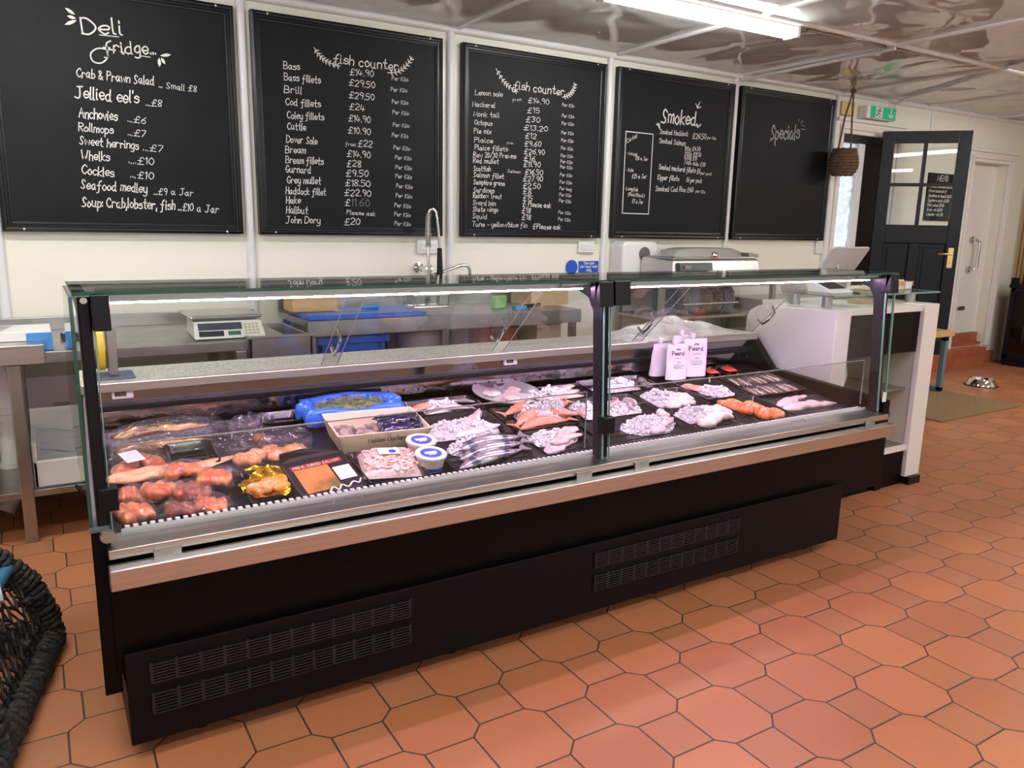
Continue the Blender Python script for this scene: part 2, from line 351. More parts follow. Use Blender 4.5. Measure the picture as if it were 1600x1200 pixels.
def leaf(mb, x, z, L, wd, ang, to3):
    pts = [(0,0),(.3,.5),(.65,.55),(1,0),(.65,-.55),(.3,-.5)]; c, s = math.cos(ang), math.sin(ang)
    fill(mb, [(x+L*a*c-wd*b*s, z+L*a*s+wd*b*c) for a, b in pts], to3)
TX = {'deli': [('Deli', 0.312, 2.318, 0.495, 2.335, 0.071), ('fridge...', 0.405, 2.237, 0.647, 2.261, 0.06), ('Crab & Prawn Salad', 0.273, 2.108, 0.627, 2.106, 0.043), ('... Small £8', 0.651, 2.099, 0.836, 2.092, 0.03), ("Jellied eel's", 0.258, 2.01, 0.548, 2.008, 0.057), ('...£8', 0.583, 2.001, 0.659, 2.0, 0.033), ('Anchovies', 0.267, 1.914, 0.441, 1.912, 0.049), ('...£6', 0.49, 1.913, 0.575, 1.907, 0.032), ('Rollmops', 0.26, 1.85, 0.417, 1.845, 0.041), ('...£7', 0.486, 1.845, 0.57, 1.84, 0.032), ('Sweet herrings', 0.259, 1.784, 0.53, 1.776, 0.041), ('...£7', 0.554, 1.773, 0.649, 1.768, 0.033), ('Whelks', 0.259, 1.711, 0.39, 1.707, 0.045), ('....£10', 0.48, 1.704, 0.6, 1.7, 0.035), ('Cockles', 0.258, 1.638, 0.404, 1.631, 0.045), ('...£10', 0.483, 1.632, 0.595, 1.626, 0.035), ('Seafood medley', 0.248, 1.565, 0.556, 1.556, 0.046), ('...£9 a Jar', 0.592, 1.549, 0.789, 1.547, 0.034), ('Soup: Crab,lobster, fish', 0.245, 1.474, 0.691, 1.47, 0.049), ('...£10 a Jar', 0.707, 1.469, 0.917, 1.46, 0.039)], 'fishA': [('fish counter', 1.602, 2.329, 2.007, 2.333, 0.06), ('Bass', 1.31, 2.265, 1.401, 2.27, 0.043), ('Bass fillets', 1.31, 2.204, 1.521, 2.21, 0.043), ('Brill', 1.308, 2.137, 1.409, 2.139, 0.043), ('Cod fillets', 1.315, 2.07, 1.518, 2.077, 0.043), ('Coley fillets', 1.32, 1.999, 1.535, 2.006, 0.043), ('Cuttle', 1.319, 1.938, 1.424, 1.939, 0.043), ('Dover Sole', 1.31, 1.867, 1.489, 1.865, 0.044), ('Bream', 1.302, 1.807, 1.42, 1.81, 0.044), ('Bream fillets', 1.302, 1.751, 1.524, 1.755, 0.044), ('Gurnard', 1.3, 1.699, 1.447, 1.701, 0.044), ('Grey mullet', 1.306, 1.638, 1.505, 1.64, 0.045), ('Haddock fillet', 1.296, 1.577, 1.534, 1.578, 0.044), ('Hake', 1.296, 1.524, 1.379, 1.524, 0.045), ('Halibut', 1.294, 1.469, 1.421, 1.466, 0.045), ('John Dory', 1.289, 1.411, 1.494, 1.411, 0.045), ('£14.90', 1.7, 2.275, 1.849, 2.28, 0.039), ('£29.50', 1.694, 2.216, 1.855, 2.215, 0.04), ('£29.50', 1.693, 2.146, 1.849, 2.145, 0.04), ('£24', 1.691, 2.081, 1.789, 2.078, 0.04), ('£14.90', 1.686, 2.013, 1.823, 2.013, 0.041), ('£10.90', 1.682, 1.944, 1.822, 1.945, 0.041), ('£22', 1.741, 1.872, 1.832, 1.874, 0.041), ('£14.90', 1.672, 1.809, 1.82, 1.808, 0.041), ('£28', 1.668, 1.751, 1.759, 1.752, 0.041), ('£9.50', 1.663, 1.696, 1.804, 1.697, 0.042), ('£18.50', 1.658, 1.638, 1.814, 1.638, 0.041), ('£22.90', 1.651, 1.58, 1.817, 1.58, 0.042), ('£', 1.652, 1.521, 1.681, 1.52, 0.042), ('£20', 1.645, 1.407, 1.745, 1.409, 0.043), ('from', 1.663, 1.871, 1.726, 1.872, 0.024), ('Please ask', 1.661, 1.47, 1.845, 1.464, 0.029), ('Per Kilo', 1.965, 2.274, 2.072, 2.278, 0.025), ('Per Kilo', 1.958, 2.21, 2.065, 2.213, 0.025), ('Per Kilo', 1.964, 2.138, 2.071, 2.141, 0.026), ('Per Kilo', 1.967, 2.078, 2.075, 2.08, 0.025), ('Per Kilo', 1.969, 2.005, 2.077, 2.006, 0.025), ('Per Kilo', 1.961, 1.943, 2.07, 1.943, 0.026), ('Per Kilo', 1.972, 1.87, 2.08, 1.869, 0.026), ('Per Kilo', 1.981, 1.812, 2.09, 1.811, 0.026), ('Per Kilo', 1.983, 1.753, 2.092, 1.751, 0.027), ('Per Kilo', 1.982, 1.699, 2.092, 1.697, 0.027), ('Per Kilo', 1.986, 1.64, 2.096, 1.637, 0.027), ('Per Kilo', 1.982, 1.582, 2.093, 1.578, 0.026), ('Per Kilo', 1.973, 1.522, 2.084, 1.517, 0.027), ('Per Kilo', 1.971, 1.467, 2.082, 1.462, 0.027), ('Per Kilo', 1.972, 1.41, 2.083, 1.405, 0.027)], 'faint': [('11.60', 1.694, 1.52, 1.809, 1.521, 0.042)], 'fishB': [('fish counter', 2.832, 2.31, 3.24, 2.31, 0.059), ('Lemon sole', 2.542, 2.247, 2.746, 2.253, 0.035), ('Mackeral', 2.523, 2.173, 2.692, 2.179, 0.035), ('Monk tail', 2.534, 2.112, 2.724, 2.121, 0.035), ('Octopus', 2.541, 2.06, 2.671, 2.066, 0.035), ('Pie mix', 2.535, 2.008, 2.667, 2.013, 0.035), ('Plaice', 2.539, 1.951, 2.678, 1.956, 0.035), ('Plaice fillets', 2.542, 1.903, 2.795, 1.91, 0.036), ('Raw 20/30 Prawns', 2.533, 1.857, 2.861, 1.867, 0.036), ('Red mullet', 2.531, 1.82, 2.726, 1.825, 0.036), ('Scottish', 2.534, 1.771, 2.664, 1.774, 0.036), ('Salmon fillet', 2.534, 1.73, 2.768, 1.732, 0.036), ('Samphire grass', 2.535, 1.684, 2.774, 1.685, 0.036), ('Sardines', 2.535, 1.634, 2.695, 1.635, 0.036), ('Rainbow Trout', 2.533, 1.597, 2.752, 1.598, 0.036), ('Sword loin', 2.532, 1.55, 2.706, 1.551, 0.036), ('Skate wings', 2.532, 1.509, 2.725, 1.511, 0.036), ('Squid', 2.53, 1.464, 2.641, 1.464, 0.036), ('Tuna - yellow/blue fin', 2.528, 1.412, 2.961, 1.411, 0.036), ('£·Please ask', 3.009, 1.403, 3.245, 1.401, 0.039), ('£14.90', 2.949, 2.235, 3.119, 2.239, 0.037), ('£15', 2.943, 2.171, 3.042, 2.176, 0.037), ('£30', 2.934, 2.111, 3.047, 2.115, 0.038), ('£13.20', 2.921, 2.058, 3.113, 2.06, 0.037), ('£12', 2.93, 2.005, 3.02, 2.008, 0.038), ('£9.60', 2.928, 1.954, 3.061, 1.958, 0.038), ('£26.90', 2.925, 1.902, 3.092, 1.905, 0.038), ('£16', 2.923, 1.859, 3.015, 1.86, 0.038), ('£11.90', 2.923, 1.818, 3.061, 1.821, 0.039), ('£16.50', 2.936, 1.768, 3.082, 1.769, 0.038), ('£27.90', 2.923, 1.722, 3.083, 1.725, 0.039), ('£2.50', 2.921, 1.677, 3.065, 1.678, 0.038), ('£8', 2.922, 1.637, 2.991, 1.637, 0.038), ('£15', 2.923, 1.594, 3.0, 1.594, 0.039), ('£· Please ask', 2.923, 1.553, 3.156, 1.55, 0.039), ('£18', 2.916, 1.509, 2.991, 1.511, 0.039), ('£18', 2.918, 1.464, 2.993, 1.465, 0.039), ('from', 2.824, 2.231, 2.894, 2.244, 0.021), ('from', 2.787, 1.957, 2.837, 1.96, 0.016), ('Salmon', 2.795, 1.773, 2.899, 1.772, 0.023), ('Per Kilo', 3.227, 2.237, 3.329, 2.239, 0.024), ('Per Kilo', 3.228, 2.165, 3.33, 2.167, 0.024), ('Per Kilo', 3.228, 2.115, 3.33, 2.116, 0.024), ('Per Kilo', 3.228, 2.053, 3.331, 2.054, 0.024), ('Per Kilo', 3.228, 2.002, 3.331, 2.002, 0.025), ('Per Kilo', 3.228, 1.95, 3.331, 1.949, 0.024), ('Per Kilo', 3.228, 1.899, 3.331, 1.898, 0.024), ('Per Kilo', 3.227, 1.859, 3.33, 1.858, 0.025), ('Per Kilo', 3.226, 1.823, 3.33, 1.821, 0.024), ('Per Kilo', 3.226, 1.77, 3.33, 1.767, 0.024), ('Per Kilo', 3.226, 1.72, 3.33, 1.717, 0.025), ('Per bag', 3.226, 1.677, 3.329, 1.673, 0.024), ('Per Kilo', 3.225, 1.633, 3.329, 1.629, 0.025), ('Per Kilo', 3.224, 1.592, 3.328, 1.587, 0.025), ('Per Kilo', 3.223, 1.51, 3.328, 1.505, 0.025), ('Per Kilo', 3.223, 1.463, 3.327, 1.458, 0.026)], 'smoked': [('Smoked...', 4.138, 2.206, 4.538, 2.208, 0.1), ('Smoked Haddock', 4.128, 2.122, 4.415, 2.126, 0.035), ('£26.50', 4.465, 2.112, 4.609, 2.117, 0.039), ('per Kilo', 4.623, 2.12, 4.717, 2.12, 0.022), ('Smoked Salmon', 4.125, 2.055, 4.392, 2.053, 0.036), ('100g £4.50', 4.391, 2.018, 4.555, 2.024, 0.03), ('200g £11.50', 4.389, 1.981, 4.565, 1.982, 0.03), ('400g £19', 4.392, 1.952, 4.523, 1.95, 0.029), ('1 kilo side £38', 4.395, 1.917, 4.616, 1.907, 0.03), ('Smoked mackerel fillets £6', 4.136, 1.865, 4.568, 1.854, 0.037), ('per pack', 4.577, 1.848, 4.695, 1.845, 0.023), ('Kipper fillets', 4.13, 1.789, 4.349, 1.787, 0.037), ('£6 per pack', 4.427, 1.784, 4.592, 1.783, 0.033), ('Smoked Cod Roe £60', 4.115, 1.703, 4.506, 1.708, 0.037), ('per Kilo', 4.533, 1.708, 4.636, 1.704, 0.023), ('Caviar', 3.818, 2.033, 3.92, 2.087, 0.03), ('- Avruga', 3.815, 1.952, 3.918, 1.95, 0.024), ('£18 a Jar', 3.904, 1.92, 4.025, 1.918, 0.026), ('- Keta', 3.82, 1.834, 3.889, 1.833, 0.024), ('£25 a Jar', 3.878, 1.787, 4.021, 1.79, 0.029), ('-Lumpfish', 3.819, 1.698, 3.94, 1.693, 0.026), ('(Red/Black)', 3.85, 1.657, 4.008, 1.651, 0.024), ('£7 a Jar', 3.89, 1.607, 3.998, 1.602, 0.029)], 'special': [('Specials', 5.343, 2.172, 5.697, 2.2, 0.111)]}
TM = {'capbox': [(3.801, 2.115), (4.063, 2.114), (4.058, 1.529), (3.802, 1.529)], 'laurelA': [(1.488, 2.4), (1.523, 2.357), (1.571, 2.329), (1.64, 2.317)], 'laurelA2': [(1.939, 2.313), (2.007, 2.327), (2.062, 2.369), (2.1, 2.421)], 'laurelB': [(2.695, 2.423), (2.744, 2.361), (2.793, 2.323), (2.865, 2.296)], 'laurelB2': [(3.225, 2.297), (3.278, 2.314), (3.315, 2.347), (3.333, 2.397)], 'petL': [(0.3, 2.384), (0.288, 2.401), (0.246, 2.427), (0.291, 2.383), (0.252, 2.391), (0.293, 2.376), (0.238, 2.347)], 'petR': [(0.666, 2.256), (0.721, 2.268), (0.67, 2.247), (0.688, 2.216), (0.66, 2.245), (0.66, 2.2)], 'und': [(0.389, 2.321), (0.476, 2.323), (0.48, 2.252), (0.529, 2.25), (0.569, 2.244), (0.617, 2.243)], 'tickS': [(4.476, 2.37), (4.492, 2.347), (4.518, 2.386), (4.493, 2.344), (4.531, 2.35), (4.496, 2.341), (4.112, 2.178), (4.09, 2.188), (4.118, 2.166), (4.103, 2.197), (4.125, 2.157), (4.119, 2.192)], 'tickP': [(5.667, 2.337), (5.675, 2.358), (5.701, 2.326), (5.729, 2.349), (5.718, 2.307), (5.746, 2.307), (5.714, 2.28), (5.757, 2.276), (5.331, 2.152), (5.398, 2.187)], 'special_tail': []}

# ================================================================== THE ROOM
WY = 4.70; CZ = 2.64
XL, XR, YF = -1.6, 9.55, -4.6
fl = struct('floor', MB().box(XL, XR+.2, YF, WY, -.1, 0), floor_material())
struct('ceiling', MB().box(XL, XR+.2, YF, WY+.1, CZ, CZ+.1), ceiling_material())
b = MB().box(XL-.1, 6.30, WY, WY+.12, 0, CZ)                       # back wall round two doorways
b.box(6.30, 7.06, WY, WY+.12, 2.29, CZ).box(7.06, 8.46, WY, WY+.12, 0, CZ).box(8.46, 9.14, WY, WY+.12, 2.17, CZ).box(9.14, XR+.2, WY, WY+.12, 0, CZ)
b.box(6.30, 7.06, WY, WY+.12, 0, .30).box(8.46, 9.14, WY, WY+.12, 0, .2)
struct('wall_back', b, M_wall)
struct('wall_left', MB().box(XL-.12, XL, YF, WY, 0, CZ), M_wall)
struct('wall_right', MB().box(XR, XR+.2, YF, WY, 0, CZ), M_wall)
b = MB().box(XL, XR, YF-.15, YF, 0, .75).box(XL, XR, YF-.15, YF, 2.3, CZ)
for x0, x1 in ((XL, -.6), (2.2, 2.8), (5.6, 6.2), (9.0, XR)): b.box(x0, x1, YF-.15, YF, .75, 2.3)
struct('wall_front', b, M_wall)
for n, (x0, x1) in enumerate(((-.6, 2.2), (2.8, 5.6), (6.2, 9.0))):
    w = struct('window_%d' % (n+1), MB().box(x0, x1, YF-.14, YF-.02, .75, .81).box(x0, x1, YF-.14, YF-.02, 2.24, 2.3).box(x0, x0+.06, YF-.14, YF-.02, .81, 2.24).box(x1-.06, x1, YF-.14, YF-.02, .81, 2.24).box((x0+x1)/2-.03, (x0+x1)/2+.03, YF-.14, YF-.02, .81, 2.24), M_gloss)
    obj('window_pane', MB().box(x0+.06, (x0+x1)/2-.03, YF-.09, YF-.084, .81, 2.24).box((x0+x1)/2+.03, x1-.06, YF-.09, YF-.084, .81, 2.24), M_acryl, w)
# cover strips on the wall panels and ceiling sheets
tr = 0
def strip(pts, r=.022, m=M_trimw):
    global tr; tr += 1
    return struct('trim_%d' % tr, MB().tube(pts, r, 10), m, smooth=True)
for x in (-.135, 1.09, 2.374, 3.651, 4.922, 6.19): strip([(x, WY-.006, .02), (x, WY-.006, CZ-.02)], .026)
for x in (7.64, 8.30): strip([(x, WY-.004, 2.36), (x, WY-.004, CZ-.02)], .014)
for x in (-.10, 1.15, 2.42, 3.69, 4.96, 6.23, 7.5, 8.77): strip([(x, YF+.05, CZ-.004), (x, WY-.02, CZ-.004)], .017)
for y in (3.36, .92, -1.52): strip([(XL+.02, y, CZ-.004), (XR-.02, y, CZ-.004)], .017)
strip([(XL+.02, WY-.012, CZ-.012), (XR-.02, WY-.012, CZ-.012)], .028)
strip([(4.96, WY-.03, CZ-.045), (4.96, 3.36, CZ-.03)], .012)
struct('baseboard_back', MB().box(7.10, 7.90, WY-.02, WY-.002, 0, .13).box(9.03, 9.34, WY-.03, WY-.002, 0, .13), M_brick)
# architraves and the two doorways
def architrave(n, x0, x1, z1, zb):
    b = MB()
    for k, (o, d) in enumerate(((0, .03), (.035, .045), (.07, .03))):
        w = .035
        b.box(x0-o-w, x0-o, WY-d, WY-.001, zb, z1+o+w).box(x1+o, x1+o+w, WY-d, WY-.001, zb, z1+o+w).box(x0-o, x1+o, WY-d, WY-.001, z1+o, z1+o+w)
    b.box(x0-.13, x1+.13, WY-.06, WY-.001, z1+.1, z1+.13)
    return struct('trim_%d' % n, b, M_gloss, bevel=.006)
architrave(31, 6.30, 7.06, 2.29, .3); architrave(32, 8.46, 9.14, 2.17, .2)
b = MB().box(6.28, 6.30, WY+.12, WY+.6, .30, 2.3).box(7.06, 7.08, WY+.12, WY+.6, .3, 2.3).box(6.28, 7.08, WY+.12, WY+.6, .2, .3).box(6.28, 7.08, WY+.12, WY+.6, 2.29, 2.31)
struct('trim_33', b, M_gloss)
# outer door of the first doorway: dark frame with a bubbled glass pane, daylight behind
d1 = struct('door_1', MB().box(6.30, 6.325, WY+.01, WY+.06, .3, 2.29).box(6.325, 7.06, WY+.01, WY+.06, 2.22, 2.29).box(6.325, 7.06, WY+.01, WY+.06, .3, .42).box(6.66, 7.06, WY+.01, WY+.06, .42, 2.22), M_navy, bevel=.004)
obj('inner_post', MB().box(6.57, 6.66, WY+.005, WY+.05, .42, 2.22), M_trimw, d1)
mbub = bpy.data.materials.new('bubbled_daylight_glass'); N, L = nodes(mbub); N.remove(N['Principled BSDF'])
tl = N.new('ShaderNodeBsdfTranslucent'); tl.inputs[0].default_value = (.96, .98, 1, 1); tp = N.new('ShaderNodeBsdfTransparent'); gx = N.new('ShaderNodeMixShader')
tc = N.new('ShaderNodeTexCoord'); nn = N.new('ShaderNodeTexNoise'); nn.inputs['Scale'].default_value = 7; nn.inputs['Distortion'].default_value = 2; L.new(tc.outputs['Object'], nn.inputs[0])
rr = N.new('ShaderNodeMapRange'); rr.inputs[1].default_value = .4; rr.inputs[2].default_value = .62; rr.inputs[3].default_value = .05; rr.inputs[4].default_value = .6; L.new(nn.outputs['Fac'], rr.inputs[0])
L.new(rr.outputs[0], gx.inputs[0]); L.new(tp.outputs[0], gx.inputs[1]); L.new(tl.outputs[0], gx.inputs[2]); L.new(gx.outputs[0], N['Material Output'].inputs[0])
obj('bubbled_pane', MB().box(6.325, 6.57, WY+.03, WY+.036, .42, 2.22), mbub, d1)
# cream door of the second doorway, set back above the tiled step
d2 = struct('door_2', MB().box(8.40, 9.18, WY+.10, WY+.14, .34, 2.17), M_gloss, bevel=.004)
b = MB().tube([(8.80, WY+.10, 1.37), (8.80, WY+.04, 1.37), (8.84, WY+.02, 1.345), (8.84, WY+.02, 1.075), (8.80, WY+.04, 1.05), (8.80, WY+.10, 1.05)], .016, 10)
b.lathe([(.0, 0), (.036, 0), (.036, .01), (0, .012)], (8.80, WY+.088, 1.37), 16, 'y').lathe([(.0, 0), (.036, 0), (.036, .01), (0, .012)], (8.80, WY+.088, 1.05), 16, 'y')
obj('grab_handle', b, M_chrome, d2, smooth=True)
obj('bolt', MB().box(8.72, 8.83, WY+.082, WY+.10, .60, .64).cyl((8.69, WY+.088, .62), (8.75, WY+.088, .62), .008), M_steeld, d2)
obj('latch', MB().box(8.47, 8.52, WY+.082, WY+.10, 1.46, 1.52), M_steeld, d2)
struct('trim_34', MB().box(8.40, 8.46, WY+.15, WY+.3, .2, 2.17).box(9.14, 9.20, WY+.15, WY+.3, .2, 2.17).box(8.4, 9.2, WY+.15, WY+.3, 2.17, 2.2), M_gloss)
struct('trim_35', MB().box(8.462, 9.138, WY+.02, WY+.12, .2, .235).box(8.462, 9.138, WY+.07, WY+.15, .235, .338), M_brick)
st = MB()
for i in range(7): st.box(7.90+i*.16, 8.054+i*.16, 4.585, WY-.001, 0, .125).box(7.90+i*.16, 8.054+i*.16, 4.583, WY-.001, .131, .2)
st.box(7.90, 9.018, 4.59, WY-.001, 0, .197)
tag(obj('tiled_step', st, M_brick, org=(8.45, 4.64, 0), bevel=.003), 'terracotta tiled step in front of the cream door', 'step')
# ribbed oak cladding on the far right wall
b = MB().box(XR-.012, XR-.001, 2.2, WY-.03, .14, CZ-.03)
for i in range(60): b.box(XR-.03, XR-.011, 2.22+i*.041, 2.245+i*.041, .14, CZ-.03)
struct('trim_36', b, M_slat)
struct('baseboard_right', MB().box(XR-.03, XR-.001, 2.2, WY-.03, 0, .14), M_brick)

# ------------------------------------------------------------------ lights
m_tube = emission('fluorescent_diffuser', (1.0, 1.0, .965), TUBE)
def batten(x0, x1, y, label):
    t = thing('ceiling_light', label, 'ceiling light', ((x0+x1)/2, y, CZ-.08), group='fluorescent battens on the ceiling')
    obj('light_base', MB().box(x0, x1, y-.05, y+.05, CZ-.035, CZ-.003), M_white, t, bevel=.005)
    obj('end_cap', MB().box(x0-.012, x0+.02, y-.055, y+.055, CZ-.085, CZ-.003), M_white, t, bevel=.008)
    obj('end_cap', MB().box(x1-.02, x1+.012, y-.055, y+.055, CZ-.085, CZ-.003), M_white, t, bevel=.008)
    obj('diffuser', MB().prism([(y-.05, CZ-.036), (y-.05, CZ-.06), (y-.03, CZ-.08), (y+.03, CZ-.08), (y+.05, CZ-.06), (y+.05, CZ-.036)], 'x', x0+.02, x1-.02), m_tube, t)
batten(2.60, 4.03, 3.42, 'white fluorescent batten lit on the ceiling above the serving side of the fish counter')
for k, (x, y) in enumerate(((1.2, .2), (4.2, .2), (7.4, 1.2), (1.2, -2.4), (4.2, -2.4), (7.2, -2.4))):
    batten(x-.73, x+.73, y, 'lit fluorescent batten over the shop floor, %s' % ('near left', 'near middle', 'near right', 'front left', 'front middle', 'front right')[k])
batten(6.8, 8.26, 2.5, 'unseen batten added to brighten the far right floor and doors')  # added lamp out of view, lifts the dim floor and doors at far right
batten(-.83, .63, 3.42, 'unseen batten added above the steel prep table to brighten the left end')  # added out of view past the lit batten, brightens the left side
batten(-1.45, .01, 1.75, 'unseen batten added to brighten the floor in the lobster pot corner')  # added out of view, fills the dark floor between pot and counter
b = MB().tube([(6.98, WY-.05, 2.53), (6.98, 4.66, 2.60), (6.9, 4.5, CZ-.015), (6.7, 4.1, CZ-.015), (6.1, 3.1, CZ-.015), (5.7, 2.4, CZ-.015)], .012, 8)
tag(obj('conduit_pipe', b, M_trimw, org=(6.5, 4, CZ), smooth=True), 'white conduit pipe running across the ceiling from the exit sign', 'pipe')
tag(obj('cable', MB().tube([(4.16, 3.42, CZ-.014), (5.2, 3.42, CZ-.014), (5.9, 3.4, CZ-.014)], .008, 8), M_steeld, org=(5.5, 3.42, CZ), smooth=True), 'dark cable along the ceiling leading from the lit batten', 'cable')

# ------------------------------------------------------------------ chalkboards
def to_board(x, z): return (x, WY-.0325, z)
def chalkboard(x0, x1, label, keys, extra=None, faint=None):
    z0, z1 = 1.345, 2.552
    t = thing('chalkboard', label, 'chalkboard', ((x0+x1)/2, WY-.001, z0), group='framed chalkboard price lists on the back wall')
    obj('panel', MB().box(x0+.03, x1-.03, WY-.031, WY-.004, z0+.03, z1-.03), M_board, t)
    prof = [(a_*.72, d_) for a_, d_ in [(0, .004), (0, .045), (.016, .052), (.03, .05), (.034, .044), (.05, .044), (.054, .038), (.068, .036), (.07, .0315)]]
    rings = [[(x0+a, WY-d, z0+a), (x1-a, WY-d, z0+a), (x1-a, WY-d, z1-a), (x0+a, WY-d, z1-a)] for a, d in prof]
    b = MB(); n = len(prof); b.add([p for r in rings for p in r], [(i*4+k, i*4+(k+1) % 4, (i+1)*4+(k+1) % 4, (i+1)*4+k) for i in range(n-1) for k in range(4)])
    obj('frame', b, M_frame, t)
    for sx in (x0+.09, x1-.09):
        for sz in (z0+.012, z1-.012):
            obj('screw', MB().ball((sx, WY-.051, sz), .006, .004, .006, 8, 5), M_trimw, t, smooth=True)
    cols = {n_: MB() for n_ in ('heading_lettering', 'item_lettering', 'price_lettering', 'unit_lettering')}
    for k in keys:
        for i_, T in enumerate(TX[k]):
            n_ = 'heading_lettering' if i_ == 0 or T[0].startswith('fridge') else 'price_lettering' if '£' in T[0] and T[0][0] in '£.' else 'unit_lettering' if T[0][:3] in ('Per', 'per') else 'item_lettering'
            write(cols[n_], *T[:5], T[5]*(.88 if k in ('fishA', 'fishB') else 1), to_board)
    if extra:
        b = MB(); extra(b); obj('chalk_drawing', b, M_chalk, t, smooth='flat')
    for n_, b in cols.items():
        if b.f: obj(n_, b, M_chalk, t, smooth='flat')
    if faint:
        b = MB(); faint(b); obj('rubbed_out_lettering', b, M_chalkfaint, t, smooth='flat')['label'] = 'faint half rubbed out chalk lettering'
    return t
def laurel(b, pts, n=9):
    p = smoothline(pts, 6); ribbon(b, p, .0045, to_board)
    for i in range(1, n):
        q = p[int(i*(len(p)-1)/n)]; r = p[min(int(i*(len(p)-1)/n)+1, len(p)-1)]; a = math.atan2(r[1]-q[1], r[0]-q[0])
        leaf(b, q[0], q[1], .024, .006, a+.9, to_board); leaf(b, q[0], q[1], .024, .006, a-.9, to_board)
def ticks(b, p, w=.006):
    for i in range(0, len(p), 2): ribbon(b, p[i:i+2], w, to_board)
def ex_deli(b):
    p = TM['petL']
    o = p[0]
    for a, c in ((p[1], p[2]), (p[3], p[4]), (p[5], p[6])): leaf(b, a[0], a[1], math.dist(a, c), .014, math.atan2(c[1]-a[1], c[0]-a[0]), to_board)
    p = TM['petR']
    for i in (0, 2, 4): leaf(b, p[i][0], p[i][1], math.dist(p[i], p[i+1]), .014, math.atan2(p[i+1][1]-p[i][1], p[i+1][0]-p[i][0]), to_board)
    ticks(b, TM['und'], .004)
    x, z = TX['deli'][1][1:3]     # loop under the f of fridge
    ribbon(b, smoothline([(x+.015, z+.03), (x+.012, z-.02), (x-.02, z-.05), (x-.055, z-.045), (x-.062, z-.01), (x-.03, z+.018), (x+.015, z+.02), (x+.05, z+.02)], 5), .0065, to_board)
def ex_smoked(b):
    q = TM['capbox']
    for i in range(4): ribbon(b, [q[i], q[(i+1) % 4]], .006, to_board)
    ticks(b, TM['tickS'], .007)
chalkboard(-.109, 1.044, 'framed chalkboard headed Deli fridge, far left of the row', ['deli'], ex_deli)
chalkboard(1.135, 2.303, 'framed chalkboard price list from Bass to John Dory, behind the tall spray tap', ['fishA'], lambda b: (laurel(b, TM['laurelA']), laurel(b, TM['laurelA2'])), lambda b: [write(b, *T, to_board) for T in TX['faint']])
chalkboard(2.445, 3.598, 'framed chalkboard price list from Lemon sole to Tuna, middle of the row', ['fishB'], lambda b: (laurel(b, TM['laurelB']), laurel(b, TM['laurelB2'])))
chalkboard(3.704, 4.882, 'framed chalkboard headed Smoked with a ruled caviar box', ['smoked'], ex_smoked)
def ex_spec(b):
    for T in TX['special']: write(b, *T, to_board)
    ticks(b, TM['tickP'], .005)
c5 = chalkboard(4.963, 6.13, 'nearly blank framed chalkboard headed Specials, beside the doorway', [], None, ex_spec)
m_sp = mat('chalk_grey', (.36, .36, .36), .7)
for ch in c5.children:
    if ch.name.startswith('rubbed'): ch.data.materials[0] = m_sp

# ------------------------------------------------------------------ wall fittings
def switchplate(x0, x1, z0, z1, label):
    t = thing('wall_socket', label, 'wall socket', ((x0+x1)/2, WY, z0))
    obj('socket_plate', MB().box(x0, x1, WY-.022, WY-.001, z0, z1), M_white, t, bevel=.006)
    obj('socket_inset', MB().box(x0+.02, x1-.02, WY-.027, WY-.02, z0+.02, z1-.02), M_trimw, t, bevel=.003)
switchplate(2.135, 2.29, 1.232, 1.318, 'white double socket on the wall behind the spray tap')
switchplate(3.42, 3.565, 1.236, 1.319, 'white blank plate on the wall above the blue hand wash sign')
switchplate(6.07, 6.16, 1.225, 1.345, 'small white box on the wall under the corner of the Specials board')
t = thing('wall_socket', 'grey metal socket low on the wall under the steel table', 'wall socket', (.09, WY, .35))
obj('socket_plate', MB().box(.03, .20, WY-.04, WY-.001, .34, .455), M_steeld, t, bevel=.005)
for x in (.05, .18): obj('socket_screw', MB().ball((x, WY-.041, .40), .006, .004, .006, 8, 5), M_blackp, t, smooth=True)
def on_wall(d): return lambda x, z: (x, WY-d, z)
t = thing('hand_wash_sign', 'blue and white sign reading This sink for hand wash only', 'sign', (3.46, WY, 1.09))
obj('sign_disc', MB().lathe([(0, 0), (.052, 0), (.052, .004), (0, .004)], (3.372, WY-.006, 1.132), 28, 'y'), M_bluesign, t)
b = MB(); TW = on_wall(.0075)
for k in range(4): ribbon(b, smoothline([(3.352+k*.009, 1.125+k*.004), (3.372+k*.008, 1.105+k*.006), (3.392+k*.003, 1.112+k*.006)], 3), .008, TW)
ribbon(b, smoothline([(3.345, 1.118), (3.34, 1.13), (3.35, 1.142)], 3), .007, TW); fill(b, [(3.368, 1.15), (3.376, 1.162), (3.384, 1.15), (3.376, 1.144)], TW); fill(b, [(3.352, 1.15), (3.358, 1.158), (3.364, 1.15), (3.358, 1.145)], TW)
obj('hand_symbol', b, M_trimw, t, smooth='flat')
obj('sign_plate', MB().box(3.438, 3.618, WY-.006, WY-.001, 1.092, 1.176), M_bluesign, t)
b = MB()
for s, x0, x1, z in (('This sink', 3.478, 3.578, 1.152), ('for hand wash', 3.450, 3.606, 1.127), ('only', 3.506, 3.552, 1.102)): write(b, s, x0, z, x1, z, .018, on_wall(.0075), .004, slant=0)
obj('sign_lettering', b, M_trimw, t, smooth='flat')
